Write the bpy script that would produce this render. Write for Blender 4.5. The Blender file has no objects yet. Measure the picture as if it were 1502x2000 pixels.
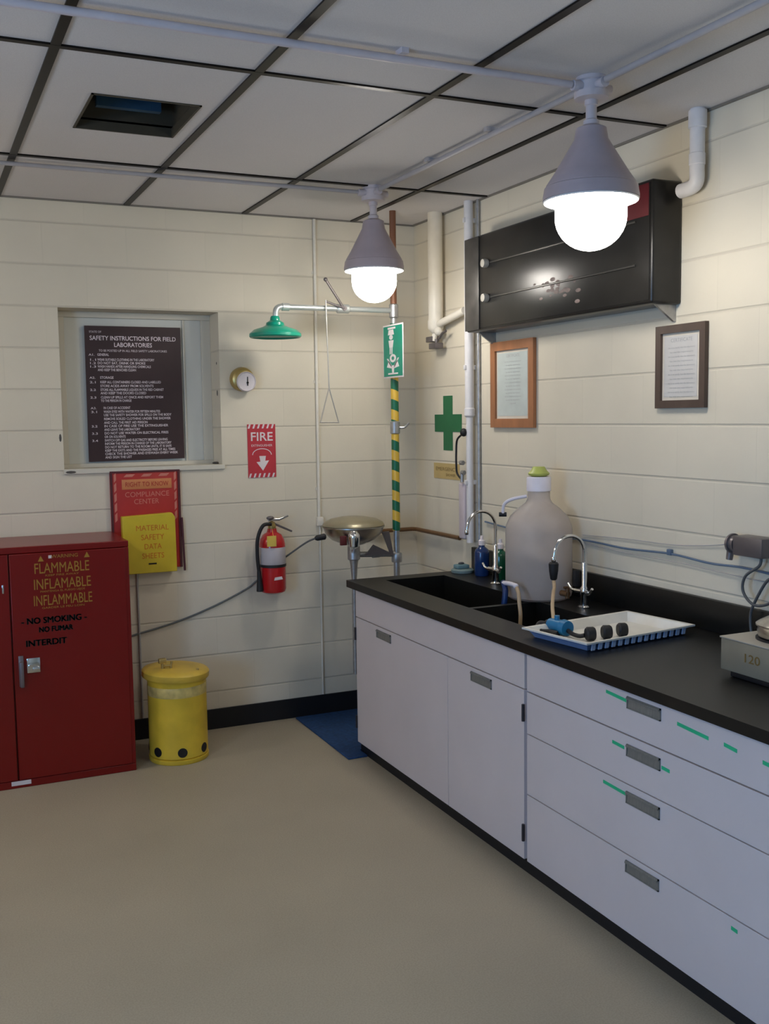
import bpy, bmesh, math, random
from mathutils import Vector, Matrix, Euler
random.seed(7)
PI = math.pi
scene = bpy.context.scene

# ------------------------------------------------------------------ camera
YAW, PITCH, ROLL, FPX = 0.43107635, 0.09263701, -0.01354117, 2003.566
cam_d = bpy.data.cameras.new('camera'); cam = bpy.data.objects.new('camera', cam_d)
scene.collection.objects.link(cam)
fw = Vector((math.sin(YAW)*math.cos(PITCH), math.cos(YAW)*math.cos(PITCH), -math.sin(PITCH)))
ri = Vector((math.cos(YAW), -math.sin(YAW), 0)); up = ri.cross(fw)
r2 = ri*math.cos(ROLL) + up*math.sin(ROLL); u2 = -ri*math.sin(ROLL) + up*math.cos(ROLL)
cam.matrix_world = Matrix((( r2.x, u2.x, -fw.x, 0), (r2.y, u2.y, -fw.y, 0), (r2.z, u2.z, -fw.z, 1.70), (0, 0, 0, 1)))
cam_d.sensor_fit = 'VERTICAL'; cam_d.sensor_height = 36; cam_d.sensor_width = 27.036
cam_d.lens = FPX/2000*36; cam_d.clip_start = 0.02
scene.camera = cam

# ------------------------------------------------------------------ light and exposure
LAMP_STRENGTH = 26.0
LAMP_COL = (1.0, 0.945, 0.865)
DAY_POWER = 95
DAY_COL = (0.18, 0.48, 1.0)
w = bpy.data.worlds.new('world'); scene.world = w; w.use_nodes = True
w.node_tree.nodes['Background'].inputs[0].default_value = (0.55, 0.68, 1.0, 1)
w.node_tree.nodes['Background'].inputs[1].default_value = 0.25
scene.view_settings.view_transform = 'Standard'
scene.view_settings.look = 'None'
scene.view_settings.exposure = 0.31
scene.view_settings.gamma = 1.0
scene.view_settings.use_curve_mapping = False
# daylight entering by the window of the left wall, behind the camera
al = bpy.data.lights.new('daylight', 'AREA'); al.shape = 'RECTANGLE'; al.size = 1.7; al.size_y = 1.2
al.energy = DAY_POWER; al.color = DAY_COL
alo = bpy.data.objects.new('daylight', al); scene.collection.objects.link(alo)
alo.location = (-2.36, 0.65, 1.45); alo.rotation_euler = (0, -PI/2, 0)

# ------------------------------------------------------------------ materials
def nodes(name):
    m = bpy.data.materials.new(name); m.use_nodes = True
    nt = m.node_tree; return m, nt, nt.nodes['Principled BSDF']
def mat(name, col, rough=0.5, metal=0.0, var=0.06, scale=12, bump=0.0, emit=None, trans=0, ior=1.45, alpha=1, coat=0, stretch=None):
    m, nt, b = nodes(name)
    tc = nt.nodes.new('ShaderNodeTexCoord'); mp = nt.nodes.new('ShaderNodeMapping')
    nt.links.new(tc.outputs['Object'], mp.inputs[0])
    if stretch: mp.inputs['Scale'].default_value = stretch
    n = nt.nodes.new('ShaderNodeTexNoise'); n.inputs['Scale'].default_value = scale; n.inputs['Detail'].default_value = 4
    nt.links.new(mp.outputs[0], n.inputs['Vector'])
    r = nt.nodes.new('ShaderNodeValToRGB')
    r.color_ramp.elements[0].position = 0.3; r.color_ramp.elements[1].position = 0.7
    r.color_ramp.elements[0].color = tuple(c*(1-var) for c in col[:3]) + (1,)
    r.color_ramp.elements[1].color = tuple(min(1, c*(1+var)) for c in col[:3]) + (1,)
    nt.links.new(n.outputs['Fac'], r.inputs[0]); nt.links.new(r.outputs[0], b.inputs['Base Color'])
    b.inputs['Roughness'].default_value = rough; b.inputs['Metallic'].default_value = metal
    b.inputs['IOR'].default_value = ior
    if trans: b.inputs['Transmission Weight'].default_value = trans
    if alpha < 1: b.inputs['Alpha'].default_value = alpha
    if coat: b.inputs['Coat Weight'].default_value = coat
    if bump:
        bp = nt.nodes.new('ShaderNodeBump'); bp.inputs['Strength'].default_value = bump; bp.inputs['Distance'].default_value = 0.004
        nt.links.new(n.outputs['Fac'], bp.inputs['Height']); nt.links.new(bp.outputs[0], b.inputs['Normal'])
    if emit:
        b.inputs['Emission Color'].default_value = tuple(emit[:3]) + (1,); b.inputs['Emission Strength'].default_value = emit[3]
    return m

def block_mat(name, axis, off):
    """painted concrete block; axis: which world axis runs along the wall"""
    m, nt, b = nodes(name)
    tc = nt.nodes.new('ShaderNodeNewGeometry'); sp = nt.nodes.new('ShaderNodeSeparateXYZ'); cb = nt.nodes.new('ShaderNodeCombineXYZ')
    nt.links.new(tc.outputs['Position'], sp.inputs[0])
    ad = nt.nodes.new('ShaderNodeMath'); ad.operation = 'ADD'; ad.inputs[1].default_value = off
    nt.links.new(sp.outputs[axis], ad.inputs[0]); nt.links.new(ad.outputs[0], cb.inputs[0])
    nt.links.new(sp.outputs[2], cb.inputs[1])
    br = nt.nodes.new('ShaderNodeTexBrick'); nt.links.new(cb.outputs[0], br.inputs['Vector'])
    br.offset = 0.5; br.inputs['Scale'].default_value = 1.0
    br.inputs['Brick Width'].default_value = 0.413; br.inputs['Row Height'].default_value = 0.2065
    br.inputs['Mortar Size'].default_value = 0.0035; br.inputs['Mortar Smooth'].default_value = 0.6
    br.inputs['Color1'].default_value = (0.80, 0.725, 0.575, 1); br.inputs['Color2'].default_value = (0.77, 0.70, 0.555, 1)
    br.inputs['Mortar'].default_value = (0.765, 0.695, 0.55, 1)
    n = nt.nodes.new('ShaderNodeTexNoise'); n.inputs['Scale'].default_value = 2.2; n.inputs['Detail'].default_value = 6
    nt.links.new(tc.outputs['Position'], n.inputs['Vector'])
    # bed joints, deeper than the filled head joints
    dv = nt.nodes.new('ShaderNodeMath'); dv.operation = 'DIVIDE'; dv.inputs[1].default_value = 0.2065; nt.links.new(sp.outputs[2], dv.inputs[0])
    rd = nt.nodes.new('ShaderNodeMath'); rd.operation = 'ROUND'; nt.links.new(dv.outputs[0], rd.inputs[0])
    sb = nt.nodes.new('ShaderNodeMath'); sb.operation = 'SUBTRACT'; nt.links.new(dv.outputs[0], sb.inputs[0]); nt.links.new(rd.outputs[0], sb.inputs[1])
    ab = nt.nodes.new('ShaderNodeMath'); ab.operation = 'ABSOLUTE'; nt.links.new(sb.outputs[0], ab.inputs[0])
    mr = nt.nodes.new('ShaderNodeMapRange'); mr.inputs[1].default_value = 0.012; mr.inputs[2].default_value = 0.030; mr.inputs[3].default_value = 1; mr.inputs[4].default_value = 0
    nt.links.new(ab.outputs[0], mr.inputs[0])
    bj = nt.nodes.new('ShaderNodeMixRGB'); bj.inputs[2].default_value = (0.69, 0.625, 0.495, 1)
    nt.links.new(mr.outputs[0], bj.inputs[0]); nt.links.new(br.outputs['Color'], bj.inputs[1])
    mx = nt.nodes.new('ShaderNodeMixRGB'); mx.blend_type = 'MULTIPLY'; mx.inputs[0].default_value = 0.18
    nt.links.new(bj.outputs[0], mx.inputs[1]); nt.links.new(n.outputs['Fac'], mx.inputs[2])
    nt.links.new(mx.outputs[0], b.inputs['Base Color']); b.inputs['Roughness'].default_value = 0.55
    b.inputs['Specular IOR Level'].default_value = 0.3
    n2 = nt.nodes.new('ShaderNodeTexNoise'); n2.inputs['Scale'].default_value = 160
    nt.links.new(tc.outputs['Position'], n2.inputs['Vector'])
    iv = nt.nodes.new('ShaderNodeMath'); iv.operation = 'MULTIPLY'; iv.inputs[1].default_value = -1.0
    adf = nt.nodes.new('ShaderNodeMath'); adf.operation = 'MULTIPLY_ADD'; adf.inputs[1].default_value = 0.12; nt.links.new(br.outputs['Fac'], adf.inputs[0]); nt.links.new(mr.outputs[0], adf.inputs[2])
    nt.links.new(adf.outputs[0], iv.inputs[0])
    b1 = nt.nodes.new('ShaderNodeBump'); b1.inputs['Strength'].default_value = 0.55; b1.inputs['Distance'].default_value = 0.004
    nt.links.new(iv.outputs[0], b1.inputs['Height'])
    b2 = nt.nodes.new('ShaderNodeBump'); b2.inputs['Strength'].default_value = 0.12; b2.inputs['Distance'].default_value = 0.001
    nt.links.new(n2.outputs['Fac'], b2.inputs['Height']); nt.links.new(b1.outputs[0], b2.inputs['Normal'])
    nt.links.new(b2.outputs[0], b.inputs['Normal'])
    return m

def speckle_mat(name, base, c2, rough, scale1=220, amt=0.35, spec=0.4):
    m, nt, b = nodes(name)
    g = nt.nodes.new('ShaderNodeNewGeometry')
    n = nt.nodes.new('ShaderNodeTexNoise'); n.inputs['Scale'].default_value = scale1; n.inputs['Detail'].default_value = 2
    n2 = nt.nodes.new('ShaderNodeTexNoise'); n2.inputs['Scale'].default_value = 1.6; n2.inputs['Detail'].default_value = 5
    for q in (n, n2): nt.links.new(g.outputs['Position'], q.inputs['Vector'])
    r = nt.nodes.new('ShaderNodeValToRGB'); r.color_ramp.elements[0].position = 0.35; r.color_ramp.elements[1].position = 0.62
    r.color_ramp.elements[0].color = c2 + (1,); r.color_ramp.elements[1].color = base + (1,)
    nt.links.new(n.outputs['Fac'], r.inputs[0])
    mx = nt.nodes.new('ShaderNodeMixRGB'); mx.blend_type = 'MULTIPLY'; mx.inputs[0].default_value = amt
    nt.links.new(r.outputs[0], mx.inputs[1]); nt.links.new(n2.outputs['Fac'], mx.inputs[2])
    nt.links.new(mx.outputs[0], b.inputs['Base Color']); b.inputs['Roughness'].default_value = rough
    b.inputs['Specular IOR Level'].default_value = spec
    return m

def stripe_mat(name, ca, cb, pitch, slant, off=0.0):
    """diagonal hazard tape wound on a vertical pole"""
    m, nt, b = nodes(name)
    g = nt.nodes.new('ShaderNodeNewGeometry'); s = nt.nodes.new('ShaderNodeSeparateXYZ')
    nt.links.new(g.outputs['Position'], s.inputs[0])
    m1 = nt.nodes.new('ShaderNodeMath'); m1.operation = 'MULTIPLY'; m1.inputs[1].default_value = slant
    nt.links.new(s.outputs[0], m1.inputs[0])
    m2 = nt.nodes.new('ShaderNodeMath'); m2.operation = 'ADD'; nt.links.new(m1.outputs[0], m2.inputs[0]); nt.links.new(s.outputs[2], m2.inputs[1])
    m3 = nt.nodes.new('ShaderNodeMath'); m3.operation = 'MULTIPLY_ADD'; m3.inputs[1].default_value = 1/pitch; m3.inputs[2].default_value = off
    nt.links.new(m2.outputs[0], m3.inputs[0])
    m4 = nt.nodes.new('ShaderNodeMath'); m4.operation = 'FRACT'; nt.links.new(m3.outputs[0], m4.inputs[0])
    m5 = nt.nodes.new('ShaderNodeMath'); m5.operation = 'GREATER_THAN'; m5.inputs[1].default_value = 0.5; nt.links.new(m4.outputs[0], m5.inputs[0])
    mx = nt.nodes.new('ShaderNodeMixRGB'); mx.inputs[1].default_value = ca + (1,); mx.inputs[2].default_value = cb + (1,)
    nt.links.new(m5.outputs[0], mx.inputs[0]); nt.links.new(mx.outputs[0], b.inputs['Base Color'])
    b.inputs['Roughness'].default_value = 0.35
    return m

M = {}
M['wall_b'] = block_mat('painted_block_back', 0, -1.675+4.13)
M['wall_r'] = block_mat('painted_block_right', 1, 0.16+4.13)
M['wall_l'] = block_mat('painted_block_left', 1, 4.13)
M['floor'] = speckle_mat('vinyl_floor', (0.45, 0.39, 0.285), (0.39, 0.34, 0.248), 0.5, 180, 0.25, 0.25)
M['tile'] = speckle_mat('ceiling_tile', (0.72, 0.69, 0.68), (0.67, 0.64, 0.63), 0.85, 260, 0.10, 0.1)
M['tbar'] = mat('dark_tee_bar', (0.012, 0.009, 0.007), 0.34, 0.0, 0.2, 20)
M['tbar'].node_tree.nodes['Principled BSDF'].inputs['Specular IOR Level'].default_value = 0.12
M['conduit'] = mat('ceiling_conduit_paint', (0.44, 0.41, 0.41), 0.5)
M['black_rubber'] = mat('black_rubber', (0.012, 0.012, 0.014), 0.55)
M['black_base'] = mat('black_base', (0.008, 0.008, 0.010), 0.5)
M['counter'] = mat('black_epoxy_resin', (0.006, 0.006, 0.0055), 0.40, 0, 0.2, 60)
M['cab_white'] = mat('white_cabinet_enamel', (0.65, 0.575, 0.56), 0.42, 0, 0.03, 3)
M['cab_body'] = mat('cabinet_carcass_enamel', (0.60, 0.55, 0.60), 0.45, 0, 0.03, 3)
M['pull'] = mat('grey_pull_metal', (0.22, 0.21, 0.185), 0.45, 0.25, 0.1, 200, stretch=(1, 1, 0.1))
M['pull_dark'] = mat('pull_shadow_grey', (0.22, 0.21, 0.20), 0.5, 0.3)
M['hinge'] = mat('dark_hinge_metal', (0.05, 0.045, 0.05), 0.4, 0.6)
M['green_tape'] = mat('green_label_tape', (0.02, 0.48, 0.22), 0.4)
M['red_cab'] = mat('red_enamel', (0.18, 0.005, 0.004), 0.27, 0, 0.06, 2)
M['red_cab_top'] = M['red_cab']
M['gold'] = mat('gold_print', (0.36, 0.19, 0.02), 0.5)
M['blk_print'] = mat('black_print', (0.004, 0.003, 0.003), 0.7)
M['chrome'] = mat('chrome', (0.75, 0.75, 0.76), 0.12, 1.0, 0.03)
M['steel'] = mat('brushed_steel', (0.50, 0.48, 0.44), 0.32, 1.0, 0.08, 80, stretch=(1, 1, 12))
M['galv'] = mat('galvanized_pipe', (0.42, 0.42, 0.42), 0.4, 0.8, 0.15, 40)
M['white_paint'] = mat('white_paint', (0.74, 0.72, 0.72), 0.4)
M['cream_paint'] = mat('cream_pipe_paint', (0.75, 0.70, 0.60), 0.45)
M['lamp_paint'] = mat('grey_lamp_enamel', (0.44, 0.37, 0.39), 0.4)
M['lamp_pale'] = mat('pale_conduit_enamel', (0.62, 0.55, 0.56), 0.45)
M['lamp_glow'] = mat('lit_frosted_globe', (0.9, 0.9, 0.9), 0.4, emit=LAMP_COL + (LAMP_STRENGTH,))
M['lamp_glow_dim'] = mat('lit_frosted_globe_weaker', (0.9, 0.9, 0.9), 0.4, emit=LAMP_COL + (LAMP_STRENGTH*.74,))
M['lamp_glow_fill'] = mat('lit_frosted_globe_fill_row', (0.9, 0.9, 0.9), 0.4, emit=LAMP_COL + (LAMP_STRENGTH*1.2,))  # stronger glow for lamps added out of view as fill
M['inner_white'] = mat('white_reflector', (0.85, 0.85, 0.85), 0.4)
M['yellow'] = mat('yellow_enamel', (0.72, 0.50, 0.045), 0.4, 0, 0.12, 8)
M['yellow_lid'] = mat('yellow_lid_enamel', (0.66, 0.45, 0.06), 0.4, 0, 0.12, 10)
M['brass'] = mat('old_brass', (0.52, 0.38, 0.14), 0.35, 0.8)
M['poster'] = mat('maroon_poster', (0.045, 0.022, 0.024), 0.45, 0, 0.12, 6)
M['poster_txt'] = mat('pale_poster_print', (0.80, 0.70, 0.72), 0.6)
M['sign_red'] = mat('sign_red', (0.50, 0.035, 0.05), 0.45)
M['sign_white'] = mat('sign_white', (0.75, 0.68, 0.68), 0.5)
M['board_red'] = mat('board_red', (0.42, 0.025, 0.02), 0.45)
M['board_dark'] = mat('board_dark_edge', (0.09, 0.02, 0.025), 0.5)
M['board_orange'] = mat('board_orange', (0.60, 0.22, 0.08), 0.5)
M['board_pink'] = mat('board_pink_print', (0.60, 0.20, 0.15), 0.5)
M['binder'] = mat('yellow_binder', (0.62, 0.48, 0.03), 0.4, 0, 0.06)
M['binder_txt'] = mat('orange_red_print', (0.55, 0.14, 0.01), 0.5)
M['green_plastic'] = mat('green_plastic', (0.0, 0.27, 0.17), 0.3, coat=0.3)
M['sign_green'] = mat('safety_green', (0.0, 0.24, 0.155), 0.4)
M['cross_green'] = mat('cross_green', (0.012, 0.14, 0.05), 0.5)
M['stripe'] = stripe_mat('green_yellow_tape', (0.005, 0.12, 0.055), (0.66, 0.42, 0.05), 0.110, 0.45, 0.42)
M['red_ext'] = mat('extinguisher_red', (0.48, 0.012, 0.016), 0.25, coat=0.4)
M['label_grey'] = mat('pale_label', (0.52, 0.48, 0.50), 0.5)
M['tag_yellow'] = mat('yellow_tag', (0.72, 0.52, 0.10), 0.5)
M['copper'] = mat('brown_pipe', (0.17, 0.085, 0.035), 0.4, 0.3)
M['mat_blue'] = mat('blue_mat', (0.012, 0.052, 0.155), 0.8, 0, 0.25, 60, 0.4)
M['wood_l'] = mat('orange_wood_frame', (0.36, 0.15, 0.065), 0.4, 0, 0.2, 14, stretch=(1, 1, 0.2))
M['wood_d'] = mat('dark_brown_frame', (0.085, 0.055, 0.042), 0.4, 0, 0.2, 14, stretch=(1, 1, 0.2))
M['paper'] = mat('certificate_paper', (0.58, 0.56, 0.53), 0.6)
M['paper_cool'] = mat('certificate_paper_cool', (0.50, 0.55, 0.52), 0.6)
M['mat_border'] = mat('mat_border', (0.66, 0.60, 0.50), 0.6)
M['faint_ink'] = mat('faint_ink', (0.36, 0.36, 0.36), 0.6)
M['box_black'] = mat('black_gloss_box', (0.020, 0.019, 0.018), 0.28, 0.2, 0.3, 6, 0.1)
M['box_strip'] = mat('worn_black_strip', (0.065, 0.06, 0.055), 0.4, 0.2, 0.3, 12)
M['rib'] = mat('dull_rail', (0.07, 0.066, 0.06), 0.35, 0.4)
M['rust_sheen'] = mat('rusty_wear_sheen', (0.22, 0.15, 0.13), 0.55, 0, 0.5, 25)  # wear colour lightened, with a reflection painted in
M['red_plate'] = mat('red_plate', (0.10, 0.006, 0.012), 0.4)
M['jug'] = mat('translucent_polyethylene', (0.87, 0.81, 0.77), 0.35, trans=0.75, ior=1.15)
M['jug_cap'] = mat('white_cap', (0.74, 0.70, 0.76), 0.4)
M['lime'] = mat('lime_plug', (0.45, 0.50, 0.12), 0.4)
M['tube_tan'] = mat('tan_rubber_tube', (0.50, 0.36, 0.22), 0.35, coat=0.2)
M['blue_plastic'] = mat('blue_plastic', (0.01, 0.16, 0.33), 0.35)
M['dk_blue'] = mat('dark_blue_plastic', (0.008, 0.03, 0.12), 0.3)
M['blue_liquid'] = mat('blue_bottle', (0.01, 0.035, 0.13), 0.2, coat=0.3)
M['green_liquid'] = mat('green_bottle', (0.005, 0.09, 0.045), 0.2, coat=0.3)
M['tray'] = mat('white_tray_enamel', (0.74, 0.72, 0.66), 0.4)
M['tray_blue'] = mat('blue_tray_side', (0.16, 0.24, 0.42), 0.45)
M['hot_body'] = mat('taupe_hotplate', (0.30, 0.27, 0.20), 0.45, 0.3)
M['hot_top'] = mat('pale_hotplate_top', (0.42, 0.39, 0.33), 0.4, 0.3)
M['grey_fit'] = mat('grey_fitting', (0.16, 0.14, 0.14), 0.4, 0.5)
M['cord_blue'] = mat('slate_blue_cord', (0.12, 0.17, 0.25), 0.4)
M['cord_grey'] = mat('grey_cord', (0.10, 0.10, 0.10), 0.45)
M['cord_pale'] = mat('pale_wire', (0.45, 0.42, 0.40), 0.5)
M['duct_dark'] = mat('dark_duct', (0.055, 0.045, 0.028), 0.6)
M['duct_blue'] = mat('blue_duct', (0.025, 0.07, 0.12), 0.5)
M['dish_grey'] = mat('grey_teal_dish', (0.18, 0.25, 0.25), 0.4)
M['dirty_white'] = mat('painted_reveal', (0.66, 0.62, 0.52), 0.5, 0, 0.04, 3)
M['pane'] = mat('whitened_pane', (0.66, 0.66, 0.60), 0.5, 0, 0.04, 3)
M['stain'] = mat('dark_grime', (0.10, 0.09, 0.08), 0.8)
M['label_yellow'] = mat('label_yellow', (0.55, 0.40, 0.16), 0.5)
M['label_brown'] = mat('label_brown', (0.20, 0.12, 0.03), 0.5)

# ------------------------------------------------------------------ geometry helpers (world coordinates)
class B:
    def __init__(s): s.bm = bmesh.new()
    def box(s, x0, x1, y0, y1, z0, z1):
        v = [s.bm.verts.new(p) for p in ((x0,y0,z0),(x1,y0,z0),(x1,y1,z0),(x0,y1,z0),(x0,y0,z1),(x1,y0,z1),(x1,y1,z1),(x0,y1,z1))]
        for f in ((0,3,2,1),(4,5,6,7),(0,1,5,4),(1,2,6,5),(2,3,7,6),(3,0,4,7)): s.bm.faces.new([v[i] for i in f])
        return s
    def rbox(s, x0, x1, y0, y1, z0, z1, r=0.004, seg=2):
        b = bmesh.new(); q = B(); q.bm.free(); q.bm = b; q.box(x0,x1,y0,y1,z0,z1)
        bmesh.ops.bevel(b, geom=list(b.edges), offset=r, segments=seg, affect='EDGES', profile=0.5)
        s._merge(b); return s
    def _merge(s, b):
        me = bpy.data.meshes.new('tmp'); b.to_mesh(me); s.bm.from_mesh(me); bpy.data.meshes.remove(me); b.free()
    def lathe(s, c, prof, seg=40, axis=(0,0,1), cap=True):
        ax = Vector(axis).normalized()
        t = Vector((1,0,0)) if abs(ax.x) < 0.9 else Vector((0,1,0))
        a = (t - ax*t.dot(ax)).normalized(); b = ax.cross(a); c = Vector(c)
        rings = []
        for r, h in prof:
            if r < 1e-6: rings.append([s.bm.verts.new(c + ax*h)])
            else: rings.append([s.bm.verts.new(c + ax*h + (a*math.cos(2*PI*i/seg) + b*math.sin(2*PI*i/seg))*r) for i in range(seg)])
        for p, q in zip(rings, rings[1:]):
            for i in range(seg):
                j = (i+1) % seg
                if len(p) == 1 and len(q) == 1: continue
                if len(p) == 1: s.bm.faces.new((p[0], q[j], q[i]))
                elif len(q) == 1: s.bm.faces.new((p[i], p[j], q[0]))
                else: s.bm.faces.new((p[i], p[j], q[j], q[i]))
        if cap:
            if len(rings[0]) > 1: s.bm.faces.new(list(reversed(rings[0])))
            if len(rings[-1]) > 1: s.bm.faces.new(rings[-1])
        return s
    def cyl(s, p0, p1, r, r1=None, seg=24):
        p0 = Vector(p0); p1 = Vector(p1); d = p1-p0
        return s.lathe(p0, [(r,0), (r if r1 is None else r1, d.length)], seg, d)
    def ball(s, c, r, seg=20, sc=(1,1,1)):
        b = bmesh.new(); bmesh.ops.create_uvsphere(b, u_segments=seg, v_segments=seg//2, radius=r)
        for v in b.verts: v.co = Vector((v.co.x*sc[0], v.co.y*sc[1], v.co.z*sc[2])) + Vector(c)
        s._merge(b); return s
    def tube(s, pts, r, seg=12, smooth=8, closed=False):
        P = [Vector(p) for p in pts]
        if smooth and len(P) > 2:
            Q = []
            n = len(P)
            for i in range(n-1 if not closed else n):
                a, b_, c, d = P[(i-1) % n] if (closed or i > 0) else P[0], P[i], P[(i+1) % n], P[(i+2) % n] if (closed or i+2 < n) else P[-1]
                for k in range(smooth):
                    t = k/smooth
                    Q.append(0.5*((2*b_) + (c-a)*t + (2*a-5*b_+4*c-d)*t*t + (3*b_-a-3*c+d)*t**3))
            if not closed: Q.append(P[-1])
            P = Q
        n = len(P); T = []
        for i in range(n):
            if closed: T.append((P[(i+1) % n]-P[i-1]).normalized())
            else: T.append((P[min(i+1, n-1)]-P[max(i-1, 0)]).normalized())
        nr = T[0].orthogonal().normalized(); rings = []
        for i in range(n):
            if i: nr = (nr - T[i]*nr.dot(T[i])).normalized()
            bi = T[i].cross(nr)
            rr = r(i/(n-1)) if callable(r) else r
            rings.append([s.bm.verts.new(P[i] + (nr*math.cos(2*PI*k/seg) + bi*math.sin(2*PI*k/seg))*rr) for k in range(seg)])
        for i in range(n if closed else n-1):
            p, q = rings[i], rings[(i+1) % n]
            for k in range(seg): s.bm.faces.new((p[k], p[(k+1) % seg], q[(k+1) % seg], q[k]))
        if not closed:
            s.bm.faces.new(list(reversed(rings[0]))); s.bm.faces.new(rings[-1])
        return s
    def prism(s, poly, o, ux, uy, n, d):
        """polygon in plane (o, ux, uy), extruded along n by d"""
        o, ux, uy, n = map(Vector, (o, ux, uy, n))
        a = [s.bm.verts.new(o + ux*p[0] + uy*p[1]) for p in poly]; b = [s.bm.verts.new(v.co + n*d) for v in a]
        k = len(a); s.bm.faces.new(list(reversed(a))); s.bm.faces.new(b)
        for i in range(k): s.bm.faces.new((a[i], a[(i+1) % k], b[(i+1) % k], b[i]))
        return s
    def text(s, body, o, ux, uy, h, width=None, align='LEFT', bold=0.0, depth=0.0004):
        """flat lettering; o = baseline start (or centre); h = cap height; n toward the reader = ux x uy"""
        cu = bpy.data.curves.new('t', 'FONT'); cu.body = body; cu.size = 1.0; cu.align_x = align; cu.offset = bold
        cu.resolution_u = 3
        ob = bpy.data.objects.new('t', cu); scene.collection.objects.link(ob)
        dg = bpy.context.evaluated_depsgraph_get(); dg.update()
        me = bpy.data.meshes.new_from_object(ob.evaluated_get(dg))
        xs = [v.co.x for v in me.vertices]
        if xs:
            sy = h/0.69; sx = sy
            if width: sx = width/max(1e-6, max(xs)-min(xs))
            ux, uy = Vector(ux), Vector(uy); n = ux.cross(uy); o = Vector(o)
            for v in me.vertices: v.co = o + ux*v.co.x*sx + uy*v.co.y*sy + n*depth
            s.bm.from_mesh(me)
        bpy.data.objects.remove(ob); bpy.data.meshes.remove(me); bpy.data.curves.remove(cu)
        return s

def wloc(o):
    v = Vector((0,0,0))
    while o: v += Vector(o.location); o = o.parent
    return v
def obj(name, b, m, parent=None, loc=None, bevel=0, fixn=True):
    me = bpy.data.meshes.new(name)
    bm = b.bm
    if fixn: bmesh.ops.recalc_face_normals(bm, faces=bm.faces)
    bm.to_mesh(me); bm.free()
    o = bpy.data.objects.new(name, me); scene.collection.objects.link(o)
    if parent: o.parent = parent
    if loc is not None: o.location = Vector(loc) - (wloc(parent) if parent else Vector((0,0,0)))
    elif parent is None:
        lo = Vector([min(v.co[i] for v in me.vertices) for i in range(3)]); hi = Vector([max(v.co[i] for v in me.vertices) for i in range(3)])
        o.location = Vector(((lo.x+hi.x)/2, (lo.y+hi.y)/2, lo.z))
    W = wloc(o)
    me.transform(Matrix.Translation(-W))
    me.materials.append(m if not isinstance(m, str) else M[m])
    for p in me.polygons: p.use_smooth = True
    me.set_sharp_from_angle(angle=math.radians(38))
    if bevel:
        md = o.modifiers.new('bevel', 'BEVEL'); md.width = bevel; md.segments = 2; md.limit_method = 'ANGLE'
    return o
def thing(name, loc, label, cat, group=None):
    o = bpy.data.objects.new(name, None); scene.collection.objects.link(o); o.empty_display_size = 0.05
    o.location = loc; o['label'] = label; o['category'] = cat
    if group: o['group'] = group
    return o
def tag(o, label, cat, group=None):
    o['label'] = label; o['category'] = cat
    if group: o['group'] = group
    return o
def struct(name, b, m, parent=None, **k):
    o = obj(name, b, m, parent, **k); o['kind'] = 'structure'; return o
X, Y, Z = Vector((1,0,0)), Vector((0,1,0)), Vector((0,0,1))

# ------------------------------------------------------------------ setting
YB, H, XR, XL, YF = 5.416, 2.797, 2.70, -2.2, -2.0
struct('floor', B().box(XL-.15, XR+.15, YF-.15, YB+.3, -.12, 0), 'floor')
# ceiling with the square opening of the air duct
VX0, VX1, VY0, VY1 = .612, .99, 3.64, 4.08
b = B(); b.box(XL-.15, VX0, YF-.15, YB+.3, H, H+.04); b.box(VX1, XR+.15, YF-.15, YB+.3, H, H+.04)
b.box(VX0, VX1, YF-.15, VY0, H, H+.04); b.box(VX0, VX1, VY1, YB+.3, H, H+.04)
struct('ceiling', b, 'tile')
# tee bar grid
b = B(); wd = .0145
GX = [-2.06, -1.435, -.81, -.183, .443, 1.062, 1.685, 2.314]; GY = [-.8, .55, 1.88, 3.225, 4.57]
for gx in GX: b.box(gx-wd, gx+wd, YF, YB, H-.006, H+.001)
for gy in GY: b.box(XL, XR, gy-wd*.8, gy+wd*.8, H-.0065, H+.001)
struct('trim_1', b, 'tbar')
b = B(); b.box(XL, XR, YB-.010, YB, H-.008, H); b.box(XR-.012, XR, YF, YB-.010, H-.008, H); struct('trim_2', b, mat('edge_trim_paint', (0.20, 0.18, 0.15), 0.5))
# back wall with window recess
WX0, WX1, WZ0, WZ1, WD = .703, 1.527, 1.452, 2.268, 5.606
b = B(); b.box(XL-.15, WX0, YB, YB+.3, 0, H); b.box(WX1, XR+.15, YB, YB+.3, 0, H)
b.box(WX0, WX1, YB, YB+.3, 0, WZ0); b.box(WX0, WX1, YB, YB+.3, WZ1, H)
struct('wall_back', b, 'wall_b')
struct('wall_right', B().box(XR, XR+.15, YF-.15, YB, 0, H), 'wall_r')
b = B(); b.box(XL-.15, XL, YF, -.2, 0, H); b.box(XL-.15, XL, 1.5, YB, 0, H); b.box(XL-.15, XL, -.2, 1.5, 0, .85); b.box(XL-.15, XL, -.2, 1.5, 2.05, H)
struct('wall_left', b, 'wall_l')
struct('wall_front', B().box(XL-.15, XR, YF-.15, YF, 0, H), 'wall_b')
w1 = struct('window_1', B().box(WX0, WX1, WD, WD+.03, WZ0, WZ1), 'pane')
b = B()
fr = .05
b.box(WX0, WX1, WD-.022, WD, WZ0, WZ0+.022); b.box(WX0, WX1, WD-.022, WD, WZ1-fr*.6, WZ1)
b.box(WX0, WX0+fr, WD-.022, WD, WZ0+.022, WZ1-fr*.6); b.box(WX1-fr, WX1, WD-.022, WD, WZ0+.022, WZ1-fr*.6)
b.box(1.375, 1.385, WD-.01, WD, WZ0+.022, WZ1-.03)
struct('window_frame', b, 'dirty_white', w1, bevel=.002)
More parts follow.
